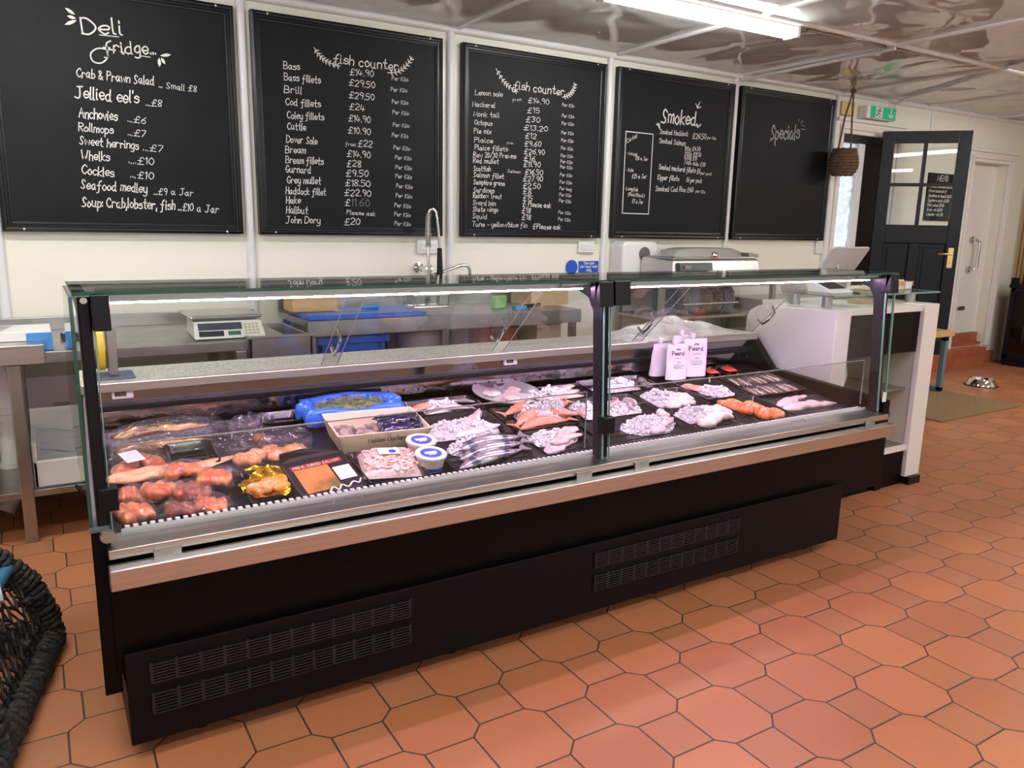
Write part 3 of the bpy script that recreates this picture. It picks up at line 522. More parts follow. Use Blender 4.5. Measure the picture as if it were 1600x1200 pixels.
# exit sign
t = thing('exit_sign', 'green and white emergency exit sign above the doorway', 'sign', (6.72, WY, 2.43))
obj('sign_housing', MB().box(6.50, 6.92, WY-.09, WY-.002, 2.432, 2.545), M_white, t, bevel=.006)
m_exit = mat('lit_green_panel', (.004, .16, .07), .4, emit=((.01, .45, .2), .5))
obj('sign_face', MB().box(6.55, 6.915, WY-.095, WY-.088, 2.437, 2.54), m_exit, t)
b = MB(); TE = on_wall(.0965); x = 6.665
fill(b, [(x-.05, 2.442), (x+.055, 2.442), (x+.055, 2.536), (x-.05, 2.536)], TE)
obj('door_symbol', b, M_trimw, t, smooth='flat'); b = MB()
ribbon(b, [(6.845, 2.528), (6.845, 2.45)], .014, TE); ribbon(b, [(6.815, 2.478), (6.845, 2.448), (6.875, 2.478)], .014, TE)
obj('arrow_symbol', b, M_trimw, t, smooth='flat')
b = MB(); TE = on_wall(.0975)
b.lathe([(0, 0), (.009, 0)], (x+.012, WY-.0975, 2.522), 12, 'y')
for q in ([(x+.005, 2.512), (x-.008, 2.485)], [(x-.008, 2.485), (x+.018, 2.474), (x+.012, 2.452)], [(x-.008, 2.485), (x-.02, 2.465), (x-.038, 2.46)], [(x+.004, 2.508), (x+.026, 2.498)], [(x+.002, 2.508), (x-.02, 2.502), (x-.028, 2.488)]): ribbon(b, q, .010, TE)
obj('running_figure', b, M_green_s, t, smooth='flat')
tag(obj('junction_box', MB().box(6.20, 6.38, WY-.05, WY-.002, 2.44, 2.555), mat('yellowed_plastic', (.62, .48, .20), .45), org=(6.29, WY, 2.44), bevel=.006), 'yellowed square box on the wall left of the exit sign', 'box')
# small menu board seen through the open door's glass
t = thing('menu_board', 'small black board headed MENU on the wall behind the open door', 'chalkboard', (7.91, WY, 1.56))
obj('panel', MB().box(7.69, 8.14, WY-.02, WY-.001, 1.555, 2.02), M_board, t)
b = MB(); TM2 = on_wall(.0215); write(b, 'MENU', 7.83, 1.945, 8.01, 1.945, .055, TM2, .008)
for i in range(7): write(b, ('Grilled Smoked £8.50', 'Prawn Sandwich £7', 'Sardines on toast £6.50', 'Oysters each £2.50', 'Fish cakes £5.50', 'Crab roll £8.50', 'Lobster roll £12')[i], 7.71, 1.88-i*.046, (8.10, 8.02, 8.11, 8.08, 8.0, 7.98, 8.0)[i], 1.88-i*.046, .026, TM2, .0045)
obj('chalk_lettering', b, M_chalk, t, smooth='flat')
# paper towel dispenser
t = thing('towel_dispenser', 'white paper towel dispenser on the wall beside the hand wash sign', 'dispenser', (3.85, WY, 1.0))
obj('dispenser_body', MB().prism([(a, c) for a, c in rrect(3.72, 4.06, 1.0, 1.325, .05, 6)], 'y', WY-.17, WY-.001), M_white, t, bevel=.02, smooth=True)
obj('view_window', MB().lathe([(0, -.004), (.042, -.004), (.05, 0), (.05, .006), (0, .006)], (3.915, WY-.175, 1.235), 24, 'y'), mat('smoked_window', (.12, .12, .12), .15), t, smooth=True)
obj('logo_mark', MB().box(3.892, 3.938, WY-.1725, WY-.1695, 1.158, 1.172), M_inkg, t)
# woven basket hanging by the doorway
t = thing('hanging_basket', 'brown woven rope basket hanging from the ceiling by the doorway', 'basket', (6.09, 4.5, 1.90))
P0 = (6.09, 4.5); prof = [(r_*.62, z_) for r_, z_ in [(.10, 1.905), (.155, 1.92), (.185, 1.97), (.185, 2.03), (.165, 2.09), (.145, 2.125), (.135, 2.125), (.15, 2.07), (.17, 2.0), (.15, 1.94), (.0, 1.92)]]
b = MB().lathe([(0, 1.905)]+prof, (P0[0], P0[1], 0), 28); 
for i in range(9):
    z = 1.915+i*.0255; rr_ = .62*(.13, .165, .182, .187, .187, .18, .172, .16, .147)[i]
    b.tube([(P0[0]+rr_*math.cos(k*.2618), P0[1]+rr_*math.sin(k*.2618), z+.003*(-1)**k) for k in range(24)], .012, 6, closed=True)
obj('woven_body', b, M_jute, t, smooth='all')
obj('cord', MB().tube([(P0[0]-.085, 4.5, 2.12), (P0[0]-.04, 4.5, 2.38), (6.125, 4.5, 2.60)], .008, 6), M_jute, t, smooth=True)
obj('cord', MB().tube([(P0[0]+.085, 4.5, 2.12), (P0[0]+.06, 4.5, 2.35), (6.135, 4.5, 2.60)], .008, 6), M_jute, t, smooth=True)
obj('hanging_knot', MB().ball((6.13, 4.5, 2.605), .03, .025, .022).cyl((6.13, 4.5, 2.60), (6.13, 4.5, CZ-.001), .008), M_jute, t, smooth=True)

# ------------------------------------------------------------------ open half-glazed dark door
hx, hy = 6.75, 4.60; ex, ey = 7.25, 4.06
ux, uy = (ex-hx), (ey-hy); dl = math.hypot(ux, uy); ux /= dl; uy /= dl; nx_, ny_ = uy, -ux
def dp(a, d, z): return (hx+ux*a+nx_*d, hy+uy*a+ny_*d, z)
def dbox(b, a0, a1, d0, d1, z0, z1): return b.hexa([dp(a0,d0,z0), dp(a1,d0,z0), dp(a1,d1,z0), dp(a0,d1,z0), dp(a0,d0,z1), dp(a1,d0,z1), dp(a1,d1,z1), dp(a0,d1,z1)])
DW = dl; t = thing('open_door', 'dark navy half glazed door standing open into the shop', 'door', dp(0, 0, .31))
zb, zt = .31, 2.33; b = MB()
for a0, a1, z0, z1 in ((0, .105, zb, zt), (DW-.105, DW, zb, zt), (.105, DW-.105, zt-.105, zt), (.105, DW-.105, 1.335, 1.50), (.105, DW-.105, zb, zb+.18), (DW/2-.045, DW/2+.045, zb+.18, 1.335)): dbox(b, a0, a1, -.022, .022, z0, z1)
obj('door_frame', b, M_navy, t, bevel=.004)
b = MB(); dbox(b, DW/2-.015, DW/2+.015, -.016, .016, 1.50, zt-.105); dbox(b, .105, DW-.105, -.015, .015, 1.845, 1.875)
obj('glazing_bar', b, M_navy, t)
for a0, a1 in ((.105, DW/2-.015), (DW/2+.015, DW-.105)):
    for z0, z1 in ((1.50, 1.845), (1.875, zt-.105)): obj('glass_pane', dbox(MB(), a0, a1, -.003, .003, z0, z1), M_glass, t)
for a0, a1 in ((.105, DW/2-.045), (DW/2+.045, DW-.105)):
    b = MB(); dbox(b, a0, a1, -.006, .006, zb+.18, 1.335); dbox(b, a0+.035, a1-.035, -.014, .014, zb+.22, 1.295)
    obj('door_panel', b, M_navy, t, bevel=.008)
b = MB()
for s in (1,):
    dbox(b, DW-.082, DW-.038, .022, .028, 1.12, 1.30)
    b.tube([dp(DW-.06, .026, 1.245), dp(DW-.06, .065, 1.245), dp(DW-.075, .07, 1.245), dp(DW-.175, .066, 1.243)], .009, 8)
obj('brass_lever_handle', b, M_brass, t, smooth=True)
obj('keyhole', MB().lathe([(0, 0), (.005, 0)], (0, 0, 0), 8).xf(Matrix.Translation(dp(DW-.06, .0285, 1.16)) @ Matrix.Rotation(R(90), 4, 'X')), M_ink, t)

# ================================================================== THE REFRIGERATED SERVE-OVER CASE
X0, X1 = .098, 3.335
case = thing('fish_counter', 'long black glass-fronted refrigerated fish counter with a steel front rail', 'display counter', (1.7, 2.5, 0))
def part(name, mb, m, **k): return obj(name, mb, m, case, **k)
def sub(p, name, mb, m, **k): return obj(name, mb, m, p, **k)
kick = MB().box(.115, 3.038, 2.084, 2.75, .045, .25).box(.115, 3.038, 2.078, 2.09, .045, .31)
base = part('base_plinth', kick, M_blackd, bevel=.003)
for n, (gx0, gx1) in enumerate(((.175, .915), (1.64, 2.37))):
    b = MB()
    for za, zb_ in ((.215, .275), (.125, .19)):
        for k in range(7): b.box(gx0, gx1, 2.070, 2.0785, za+k*(zb_-za)/7, za+k*(zb_-za)/7+.0045)
        for k in range(13): x = gx0+k*(gx1-gx0)/12; b.box(x-.004, x+.004, 2.071, 2.0785, za, zb_)
    sub(base, 'vent_grille', b, mat('grille_black', (.009, .010, .014), .4))
for x in (.3, 1.1, 2.0, 2.9): sub(base, 'foot', MB().cyl((x, 2.16, .001), (x, 2.16, .05), .022), M_blackp)
part('front_panel', MB().box(X0, X1-.012, 2.106, 2.13, .245, .585), M_black, bevel=.002)
part('body', MB().box(X0, X1, 2.13, 2.9, .25, .575), M_blackd)
rail = part('front_rail', MB().box(.096, 3.294, 2.022, 2.07, .515, .570), M_steel, bevel=.003)
for x in (.235, 1.57, 1.83, 3.17): 
    br = sub(rail, 'rail_bracket', MB().box(x-.033, x+.033, 2.066, 2.106, .50, .59), M_steeld)
b = MB().prism([(2.075, .578), (2.075, .603), (2.15, .603), (2.188, .606), (2.188, .578)], 'x', .1, X1-.02)
part('steel_sill', b, M_steel, bevel=.002)
b = MB().box(.14, X1-.03, 2.186, 2.192, .602, .614)
nx = 150
for i in range(nx):
    x = .15+i*(X1-.045-.15)/nx; b.box(x, x+.0115, 2.192, 2.214, .606, .6145)
b.box(.14, X1-.03, 2.192, 2.222, .578, .592)
part('vent_comb', b, mat('white_vent_comb', (.70, .68, .70), .35))
# side cheeks: low at the front, kinked, rising to the worktop
for sx, xa, xb, m in ((0, .066, .108, M_black), (1, X1-.005, X1+.042, M_black)):
    b = MB().prism([(2.112, .19), (2.112, .648), (2.78, .692), (2.93, .868), (3.16, .868), (3.16, .19)] if sx == 0 else [(2.112, .215), (2.112, .655), (2.78, .70), (2.94, .868), (3.16, .868), (3.16, .215)], 'x', xa, xb)
    sk = lambda bb: bb.xf(Matrix(((1, .05*(1-sx), 0, -2.11*.05*(1-sx)), (0, 1, 0, 0), (0, 0, 1, 0), (0, 0, 0, 1))))
    ck = part('end_cheek', sk(b), m, bevel=.003)
    if sx == 0: sub(ck, 'cheek_cap', sk(MB().hexa([(xa-.001, 2.110, .644), (xb+.001, 2.110, .644), (xb+.001, 2.781, .688), (xa-.001, 2.781, .688), (xa-.001, 2.110, .651), (xb+.001, 2.110, .651), (xb+.001, 2.781, .695), (xa-.001, 2.781, .695)]).hexa([(xa-.001, 2.781, .688), (xb+.001, 2.781, .688), (xb+.001, 2.931, .866), (xa-.001, 2.931, .866), (xa-.001, 2.781, .695), (xb+.001, 2.781, .695), (xb+.001, 2.931, .873), (xa-.001, 2.931, .873)])), M_grey)
# display deck (slopes up to the rear) and the polished tub back
SL = .16; TH = math.atan(SL)
def dz(y): return .605+SL*(y-2.29)
b = MB().hexa([(X0+.002, 2.222, .55), (X1-.006, 2.222, .55), (X1-.006, 2.93, .55), (X0+.002, 2.93, .55), (X0+.002, 2.222, dz(2.222)-.013), (X1-.006, 2.222, dz(2.222)-.013), (X1-.006, 2.93, dz(2.93)-.013), (X0+.002, 2.93, dz(2.93)-.013)])
part('display_deck', b, mat('dark_deck_metal', (.014, .012, .016), .3, .4))
m_tub = mat('polished_dark_steel', (.30, .26, .29), .07, 1, bump=(9, .05, .01))
part('tub_back', MB().box(X0+.002, X1-.006, 2.93, 2.945, .68, .865), m_tub)
b = MB()
for i in range(46):
    x = .25+i*.068; b.lathe([(0, 0), (.006, 0)], (x, 2.9296, .742), 8, 'y')
part('air_holes', b, M_ink)
part('shelf_ledge', MB().box(X0+.002, X1-.006, 2.895, 2.93, .775, .797), M_blackp, bevel=.003)
for x, nm in ((.225, 0), (1.78, 1)):
    th = part('thermometer', MB().box(x-.034, x+.034, 2.912, 2.929, .813, .850), M_white, bevel=.004)
    sub(th, 'thermometer_screen', MB().box(x-.024, x+.012, 2.9105, 2.913, .823, .842), mat('lcd_screen', (.07, .08, .06), .2))
# worktop on the serving side
b = MB().box(.10, X1, 2.905, 3.2, .848, .874)
wt = part('worktop', b, M_granite, bevel=.003)
sub(wt, 'worktop_edge', MB().box(.10, X1, 2.888, 2.908, .842, .876), M_steel, bevel=.004)
part('rear_cabinet', MB().box(.16, X1-.05, 2.945, 3.16, .05, .847), M_steeld)
# inverted-L black frames
for px, pw in ((.098, .029), (1.70, .034), (X1-.020, .034)):
    a, c = px-pw/2, px+pw/2
    b = MB().prism([(2.128, .607), (2.175, .607), (2.205, 1.13), (2.235, 1.175), (2.30, 1.196), (2.56, 1.212), (2.56, 1.232), (2.16, 1.232)], 'x', a, c)
    fp = part('frame_post', b, M_blackp, bevel=.004)
    sub(fp, 'frame_bolt', MB().lathe([(0, -.004), (.008, -.004), (.008, .004), (0, .004)], (px, 2.155, 1.222), 12, 'y'), M_chrome)
# roof glass, front panes, guards, end panes
tg = part('roof_glass', MB().box(.075, 3.385, 2.150, 2.535, 1.2345, 1.2425), M_glass)
sub(tg, 'polished_edge', MB().box(.075, 3.385, 2.148, 2.151, 1.234, 1.243), M_gedge)
for x in (.0735, 3.3845): sub(tg, 'polished_edge', MB().box(x, x+.002, 2.148, 2.535, 1.234, 1.243), M_gedge)
for xa, xb in ((.116, 1.688), (1.716, X1-.036)):
    fg = part('front_pane', MB().hexa([(xa, 2.118, .606), (xb, 2.118, .606), (xb, 2.124, .606), (xa, 2.124, .606), (xa, 2.148, 1.228), (xb, 2.148, 1.228), (xb, 2.154, 1.228), (xa, 2.154, 1.228)]), M_glass)
    for x in (xa, xb): sub(fg, 'pane_edge', MB().hexa([(x-.0012, 2.117, .606), (x+.0012, 2.117, .606), (x+.0012, 2.125, .606), (x-.0012, 2.125, .606), (x-.0012, 2.147, 1.228), (x+.0012, 2.147, 1.228), (x+.0012, 2.155, 1.228), (x-.0012, 2.155, 1.228)]), M_gedgel)
    gp = part('lower_guard', MB().box(xa+.02, xb-.02, 2.198, 2.202, .625, .838), M_acryl)
    sub(gp, 'guard_edge', MB().box(xa+.02, xb-.02, 2.1975, 2.2025, .837, .8405).box(xb-.0225, xb-.02, 2.1975, 2.2025, .63, .838), M_brightedge)
    mx_ = xa+.62 if xa < 1 else xa+1.02
    sub(fg, 'finger_pull', MB().tube([(mx_-.045, 2.114, .614), (mx_-.04, 2.1145, .628), (mx_+.04, 2.1145, .630), (mx_+.048, 2.114, .618)], .0018, 6), M_brightedge, smooth=True)
for xa in (.070, X1+.030):
    pts = [(2.135, .655), (2.152, 1.232), (2.52, 1.232), (2.925, .875), (2.78, .70)]
    eg = part('end_pane', MB().prism(pts, 'x', xa-.004, xa+.004), M_glass)
    sub(eg, 'pane_edge', MB().hexa([(xa-.0045, 2.130, .655), (xa+.0045, 2.130, .655), (xa+.0045, 2.137, .655), (xa-.0045, 2.137, .655), (xa-.0045, 2.147, 1.232), (xa+.0045, 2.147, 1.232), (xa+.0045, 2.154, 1.232), (xa-.0045, 2.154, 1.232)]), M_gedge if xa < 1 else M_gedgel)
# hinge clamps
for xa, xb, z0, z1 in ((.112, .152, 1.15, 1.237), (1.645, 1.705, 1.153, 1.238), (1.712, 1.782, 1.156, 1.24), (X1-.045, X1+.01, 1.155, 1.238)):
    part('glass_clamp', MB().hexa([(xa, 2.128+.02, z0), (xb, 2.128+.02, z0), (xb, 2.17, z0), (xa, 2.17, z0), (xa, 2.124, z1), (xb, 2.124, z1), (xb, 2.175, z1), (xa, 2.175, z1)]).hexa([(xa, 2.114, z0), (xb, 2.114, z0), (xb, 2.148, z0), (xa, 2.148, z0), (xa, 2.122, z1), (xb, 2.122, z1), (xb, 2.15, z1), (xa, 2.15, z1)]), M_blackp, bevel=.003)
for xa, xb, z0, z1 in ((.092, .135, .695, .755), (1.675, 1.728, .70, .76)): part('glass_clamp', MB().box(xa, xb, 2.105, 2.15, z0, z1), M_blackp, bevel=.003)
for x in (1.60, X1-.12): part('roof_clip', MB().cyl((x-.07, 2.19, 1.224), (x+.07, 2.19, 1.224), .010), M_alu, smooth=True)
part('hinge_knob', MB().lathe([(0, -.012), (.016, -.012), (.018, 0), (.016, .01), (0, .01)], (.102, 2.106, .632), 16, 'y'), M_alu, smooth=True)
part('sill_sticker', MB().box(X1-.035, X1-.006, 2.1045, 2.1055, .655, .70), M_label)
# case light under the roof
m_led = emission('pinkish_case_light', (1.0, .60, 1.0), LED)
for xa, xb in ((.14, 1.66), (1.74, X1-.05)):
    lh = part('light_housing', MB().box(xa, xb, 2.195, 2.42, 1.213, 1.232), M_alu, bevel=.002)
    sub(lh, 'light_strip', MB().box(xa+.02, xb-.02, 2.212, 2.228, 1.207, 1.213), m_led)
# rear sliding doors of clear acrylic with chrome handles
for k, (xa, xb) in enumerate(((.14, .98), (.92, 1.68), (1.73, 2.52), (2.47, X1-.03))):
    o = .012*(k % 2)
    pn = part('rear_door', MB().hexa([(xa, 2.90+o, .878), (xb, 2.90+o, .878), (xb, 2.904+o, .878), (xa, 2.904+o, .878), (xa, 2.55+o, 1.20), (xb, 2.55+o, 1.20), (xb, 2.554+o, 1.20), (xa, 2.554+o, 1.20)]), M_acryl)
    b = MB()
    for x in (xa, xb): b.hexa([(x-.001, 2.899+o, .878), (x+.001, 2.899+o, .878), (x+.001, 2.905+o, .878), (x-.001, 2.905+o, .878), (x-.001, 2.549+o, 1.20), (x+.001, 2.549+o, 1.20), (x+.001, 2.555+o, 1.20), (x-.001, 2.555+o, 1.20)])
    sub(pn, 'door_edge', b, M_brightedge)
    hx_ = (.93, 1.63, 2.42, 3.25)[k]
    def pd(t, d): return (hx_, 2.90+o-.35*t-d*.68, .878+.322*t-d*.73)
    sub(pn, 'door_handle', MB().tube([pd(.25, -.004), pd(.27, .035), pd(.36, .042), pd(.48, .035), pd(.5, -.004)], .006, 8), M_chrome, smooth=True)

# ================================================================== FOOD ON DISPLAY
RN = random.Random(11)
BASE = -.0125
def loc(x, y, h=0): return (x, y+h*-math.sin(TH), dz(y)+BASE+h)
def on_deck(name, label, cat, x, y, rz=0, h=0, group=None): return thing(name, label, cat, loc(x, y, h), (TH, 0, R(rz)), group)
def lp(name, mb, m, t, **k): return obj(name, mb, m, t, local=True, **k)
def wob(x, y, s): return math.sin(x*61+s*1.7)*.5+math.sin(y*73+s*2.9+x*31)*.35+math.sin((x+y)*127+s)*.25
def fillet(L, W, H, seed=0, taper=.45, bend=0, amp=.05, ridge=0):
    """a flat slab of fish flesh: broad end at -x, thin tail end at +x, flat underneath"""
    b = MB(); nu, nv = 34, 22
    def P(i, j):
        u = -1+2*i/(nu-1); a = 2*math.pi*j/nv
        e = max(0, 1-abs(u)**(7 if taper <= .2 else 3.2))**.5; k = e*(1-taper*(u+1)/2)
        y = W/2*k*(math.copysign(abs(math.cos(a))**.6, math.cos(a)) if taper <= .2 else math.cos(a)); s = math.sin(a); z = H*(.55*k+.45*k*k)*(abs(s)**(.42 if taper <= .2 else .6) if s > 0 else 0)
        z *= 1-.16*abs(math.sin(u*8+y*(22+seed)+seed))**3
        z += (H*amp*4*wob(u*L/2*1.1+seed, y*1.3, seed)+H*.05*math.sin(u*9+seed*3+y*60)+ridge*H*math.sin(u*16+y*20))*(s > .05)*k
        y += bend*L*(u*u-.3)+.09*W*math.sin(u*4+seed)*k+.05*W*math.sin(u*11+seed*2+(3 if math.cos(a) > 0 else 0))*k
        return (u*L/2, y, max(z, 0)+.0006)
    vs = [P(i, j) for i in range(nu) for j in range(nv)]
    b.add(vs, [(i*nv+j, i*nv+(j+1) % nv, (i+1)*nv+(j+1) % nv, (i+1)*nv+j) for i in range(nu-1) for j in range(nv)])
    return b
def fishbody(L, H, T, seed=0, bend=0, tail=1.0):
    """whole fish lying on its side, head at -x, with a forked tail fin"""
    prof = [(0, .06), (.04, .38), (.1, .62), (.2, .9), (.34, 1), (.5, .93), (.65, .7), (.78, .42), (.87, .2), (.9, .17)]
    b = MB(); nv = 12
    for u, r in prof:
        for j in range(nv):
            a = 2*math.pi*j/nv
            b.v.append((L*(u-.45), H/2*r*math.cos(a)+bend*L*(u-.45)**2, T/2*max(r, .25)*(1+math.sin(a))*.98+.0008))
    n = len(prof)
    b.f += [(i*nv+j, i*nv+(j+1) % nv, (i+1)*nv+(j+1) % nv, (i+1)*nv+j) for i in range(n-1) for j in range(nv)]+[tuple(range(nv)), tuple(range(n*nv-1, (n-1)*nv-1, -1))]
    xe = L*.45; yb = bend*L*.2; h = H*.55*tail
    b.prism([(xe-.02*L, yb-.09*H), (xe+.10*L, yb-h), (xe+.065*L, yb), (xe+.10*L, yb+h), (xe-.02*L, yb+.09*H)], 'z', T*.22, T*.22+.003)
    b.prism([(-.12*L, H*.40), (-.02*L, H*.62), (.05*L, H*.44)], 'z', T*.4, T*.4+.003); b.prism([(.08*L, -H*.38), (.14*L, -H*.55), (.2*L, -H*.30)], 'z', T*.4, T*.4+.003)
    return b
def whole_fish(name, label, x, y, rz, L, H, T, m, h=0, group=None, bend=0, fin=None):
    t = on_deck(name, label, 'fish', x, y, rz, h, group)
    lp('body', fishbody(L, H, T, bend=bend), m, t, smooth=True)
    lp('eye', MB().ball((-.385*L, H*.08+bend*L*.15, T*.72), .0045, .0045, .0022, 10, 6), M_ink, t, smooth=True)
    lp('gill_fin', MB().add([(-.2*L, -.05*H, T*.97), (-.08*L, -.16*H, T*.93), (-.10*L, .02*H, T*.97)], [(0, 1, 2)]), fin or m, t)
    return t
def fish_piece(name, label, x, y, rz, L, W, H, m, h=0, seed=0, taper=.45, bend=0, ridge=0, group=None, tilt=0):
    o = obj(name, fillet(L, W, H, seed, taper, bend, .05, ridge), m, None, org=(0, 0, 0), smooth='all')
    o.location = loc(x, y, h); o.rotation_mode = 'ZYX'; o.rotation_euler = (TH, R(tilt), R(rz))
    return tag(o, label, 'fish', group)
def ice(label, x, y, rx, ry, H, n=170, rz=0, h=.004, size=.0078):
    n = int(n*2.6); rx *= 1.12; ry *= 1.12
    b = MB()
    hp = lambda q: H*.62*max(0, 1-q*q)**.75
    b.grid(33, 9, lambda u, v: (rx*v*math.cos(2*math.pi*u), ry*v*math.sin(2*math.pi*u), hp(v)+.0008))
    for i in range(n):
        a, q = RN.uniform(0, 6.283), RN.random()**.5
        px, py = rx*q*math.cos(a)*1.02, ry*q*math.sin(a)*1.02; e = RN.uniform(.55, 1.5)*size
        pz = hp(min(1, math.hypot(px/rx, py/ry)))*RN.uniform(.9, 1.65)*(1+.25*math.sin(px*70+n)*math.sin(py*90))+e*.3
        M_ = Matrix.Translation((px, py, pz)) @ Matrix.Rotation(RN.uniform(0, 3), 4, 'X') @ Matrix.Rotation(RN.uniform(0, 3), 4, 'Z')
        c = MB().box(-e/2, e/2, -e*.42, e*.42, -e*.35, e*.35); b.merge(c, M_)
    o = obj('crushed_ice', b, M_ice, None, org=(0, 0, 0)); o.location = loc(x, y, h); o.rotation_mode = 'ZYX'; o.rotation_euler = (TH, 0, R(rz))
    return stuff(tag(o, label, 'ice'))
def tray(x0, x1, y0, y1, label, hh=.024, m=None):
    cx, cy = (x0+x1)/2, (y0+y1)/2; w, d = (x1-x0)/2-.002, (y1-y0)/2/math.cos(TH)-.002
    t = on_deck('food_tray', label, 'tray', cx, cy)
    q = [(w-.017, d-.017, .0005), (w-.004, d-.004, hh-.002), (w, d, hh-.002), (w, d, hh+.001), (w-.006, d-.006, hh+.001), (w-.019, d-.019, .003)]
    b = MB(); n = 12*2
    rings = [[(px, py, z) for px, py in rrect(-a, a, -c, c, .02, 5)] for a, c, z in q]; n = len(rings[0])
    b.add([p for r in rings for p in r], [(i*n+k, i*n+(k+1) % n, (i+1)*n+(k+1) % n, (i+1)*n+k) for i in range(5) for k in range(n)]+[tuple(range(n-1, -1, -1)), tuple(range(5*n, 6*n))])
    lp('tray_shell', b, m or M_tray, t, smooth=True)
    b = MB()
    for i in range(1, 4): b.box(-w+.03, w-.03, -d+.03+i*(2*d-.06)/4-.003, -d+.03+i*(2*d-.06)/4+.003, .003, .0055)
    lp('floor_ribs', b, m or M_tray, t)
    return t
def pack(name, label, x, y, rz, w, d, items, film=None, h=0, group=None, labels=(), lift=.004, crk=.004, seed=0):
    """sealed pouch: pieces of fish under a draped, crinkled clear film with flat margins"""
    t = on_deck(name, label, 'packaged fish', x, y, rz, h, group)
    for (cx, cy, L, W, H, a, m, tp) in items:
        lp('fish_piece', fillet(L, W, H, seed+cx*9, tp, 0, .06).xf(Matrix.Translation((cx, cy, .001)) @ Matrix.Rotation(R(a), 4, 'Z')), m, t, smooth='all')
    def hf(px, py):
        z = 0
        for (cx, cy, L, W, H, a, m, tp) in items:
            dx, dy = px-cx, py-cy; c, s = math.cos(R(a)), math.sin(R(a)); e, f = (dx*c+dy*s)/(L/2+.012), (-dx*s+dy*c)/(W/2+.012)
            q = abs(e)**2.6+abs(f)**2.2; z = max(z, (H+lift)*max(0, 1-q)**.42)
        return z
    nx, ny = 34, 28
    def fn(u, v):
        px, py = (u-.5)*w, (v-.5)*d; edge = min(u, 1-u, v, 1-v)
        z = hf(px, py)+.0018+crk*(.6+wob(px*2.2, py*2.2, seed+3)*.55+RN.uniform(-.42, .42))*(1 if edge > .02 else .8)+(.5-min(u, 1-u))**4*(.5-min(v, 1-v))**4*.016*256*(.6+.4*math.sin(seed*3+u*3+v*5))
        px += .006*math.sin(v*9+seed); py += .006*math.sin(u*8+seed*2)
        return (px, py, max(z, .0012))
    lp('film', MB().grid(nx, ny, fn), film or M_film, t, smooth='flatfilm')
    for (lx, ly, lw, ld, la) in labels:
        c, s = math.cos(R(la)), math.sin(R(la))
        lab = lp('label', MB().grid(8, 6, lambda u, v: ((lambda a, e: (lx+a*c-e*s, ly+a*s+e*c, hf(lx, ly)+.011))((u-.5)*lw, (v-.5)*ld))), M_label, t, smooth='all')
        b = MB()
        for i in range(5):
            e = ld*(.3-.15*i); b.add([(lx+a*c-(e+o)*s, ly+a*s+(e+o)*c, hf(lx, ly)+.0118) for a, o in ((-.4*lw, 0), (-.1*lw, 0), (.15*lw, 0), (.38*lw, 0), (.38*lw, .002), (.15*lw, .002), (-.1*lw, .002), (-.4*lw, .002))], [(0, 1, 6, 7), (1, 2, 5, 6), (2, 3, 4, 5)])
        obj('label_print', b, M_inkg, lab, local=True)
    return t

# ---- left bay, back row
pack('smoked_fish_pouch', 'clear pouch with a golden smoked mackerel, nearer the white-labelled red kippers', .335, 2.755, 3, .35, .15, [(-.01, .0, .31, .075, .034, 0, M_mackb, .55)], seed=1, h=.006)
pack('smoked_fish_pouch', 'clear pouch with a golden smoked mackerel, in the far left corner of the case', .35, 2.845, 5, .37, .14, [(-.02, .0, .32, .075, .036, 0, M_mackb, .55)], seed=2, h=.022)
pack('smoked_fish_pouch', 'smoky purple pouch of dark fish with an orange patch, beside the blue crate', .655, 2.715, -4, .31, .14, [(0, 0, .26, .09, .03, 0, M_dfish, .4), (-.03, -.02, .05, .04, .038, 0, M_crumb, .2)], film=M_filmd, seed=3, crk=.008)
pack('smoked_fish_pouch', 'dark pouch standing crumpled behind the smoky purple pouch', .62, 2.84, 0, .22, .12, [(0, 0, .16, .07, .035, 10, M_dfish, .3)], film=M_filmd, seed=4, crk=.010)
tray(.66, .82, 2.80, 2.91, 'small empty black tray against the back, left of the blue crate')
# blue crate lined with a bag, holding samphire
t = on_deck('blue_crate', 'blue plastic crate lined with blue polythene, holding green samphire', 'crate', 1.005, 2.825, -2)
b = MB(); w, d, hh = .185, .082, .062
b.hexa([(-w+.02, -d+.01, .001), (w-.02, -d+.01, .001), (w-.02, d-.01, .001), (-w+.02, d-.01, .001), (-w, -d, hh), (w, -d, hh), (w, d, hh), (-w, d, hh)]); b.f.pop(1)
b.add([(-w+.012, -d+.012, hh), (w-.012, -d+.012, hh), (w-.012, d-.012, hh), (-w+.012, d-.012, hh), (-w+.025, -d+.02, .02), (w-.025, -d+.02, .02), (w-.025, d-.02, .02), (-w+.025, d-.02, .02)], [(0, 1, 5, 4), (1, 2, 6, 5), (2, 3, 7, 6), (3, 0, 4, 7), (4, 5, 6, 7)])
b.add([(-w, -d, hh), (w, -d, hh), (w, d, hh), (-w, d, hh), (-w+.012, -d+.012, hh), (w-.012, -d+.012, hh), (w-.012, d-.012, hh), (-w+.012, d-.012, hh)], [(0, 1, 5, 4), (1, 2, 6, 5), (2, 3, 7, 6), (3, 0, 4, 7)])
lp('crate_shell', b, M_blue, t, bevel=.004)
def bagf(u, v):
    a = 2*math.pi*u; k = (1.0+.05*math.sin(a*7)+.03*math.sin(a*13+1)); r_ = [1.1, 1.13, 1.1, 1.0, .88, .8][int(v*5+.001)]; z = [.012, .04, .066, .074+.006*math.sin(a*5), .066, .036][int(v*5+.001)]
    c, s = math.cos(a), math.sin(a); m_ = max(abs(c), abs(s))**.72
    return (w*r_*k*c/m_*.96, d*r_*k*s/m_*.96, z)
lp('polythene_liner', MB().grid(61, 6, bagf), M_bluebag, t, smooth='all')
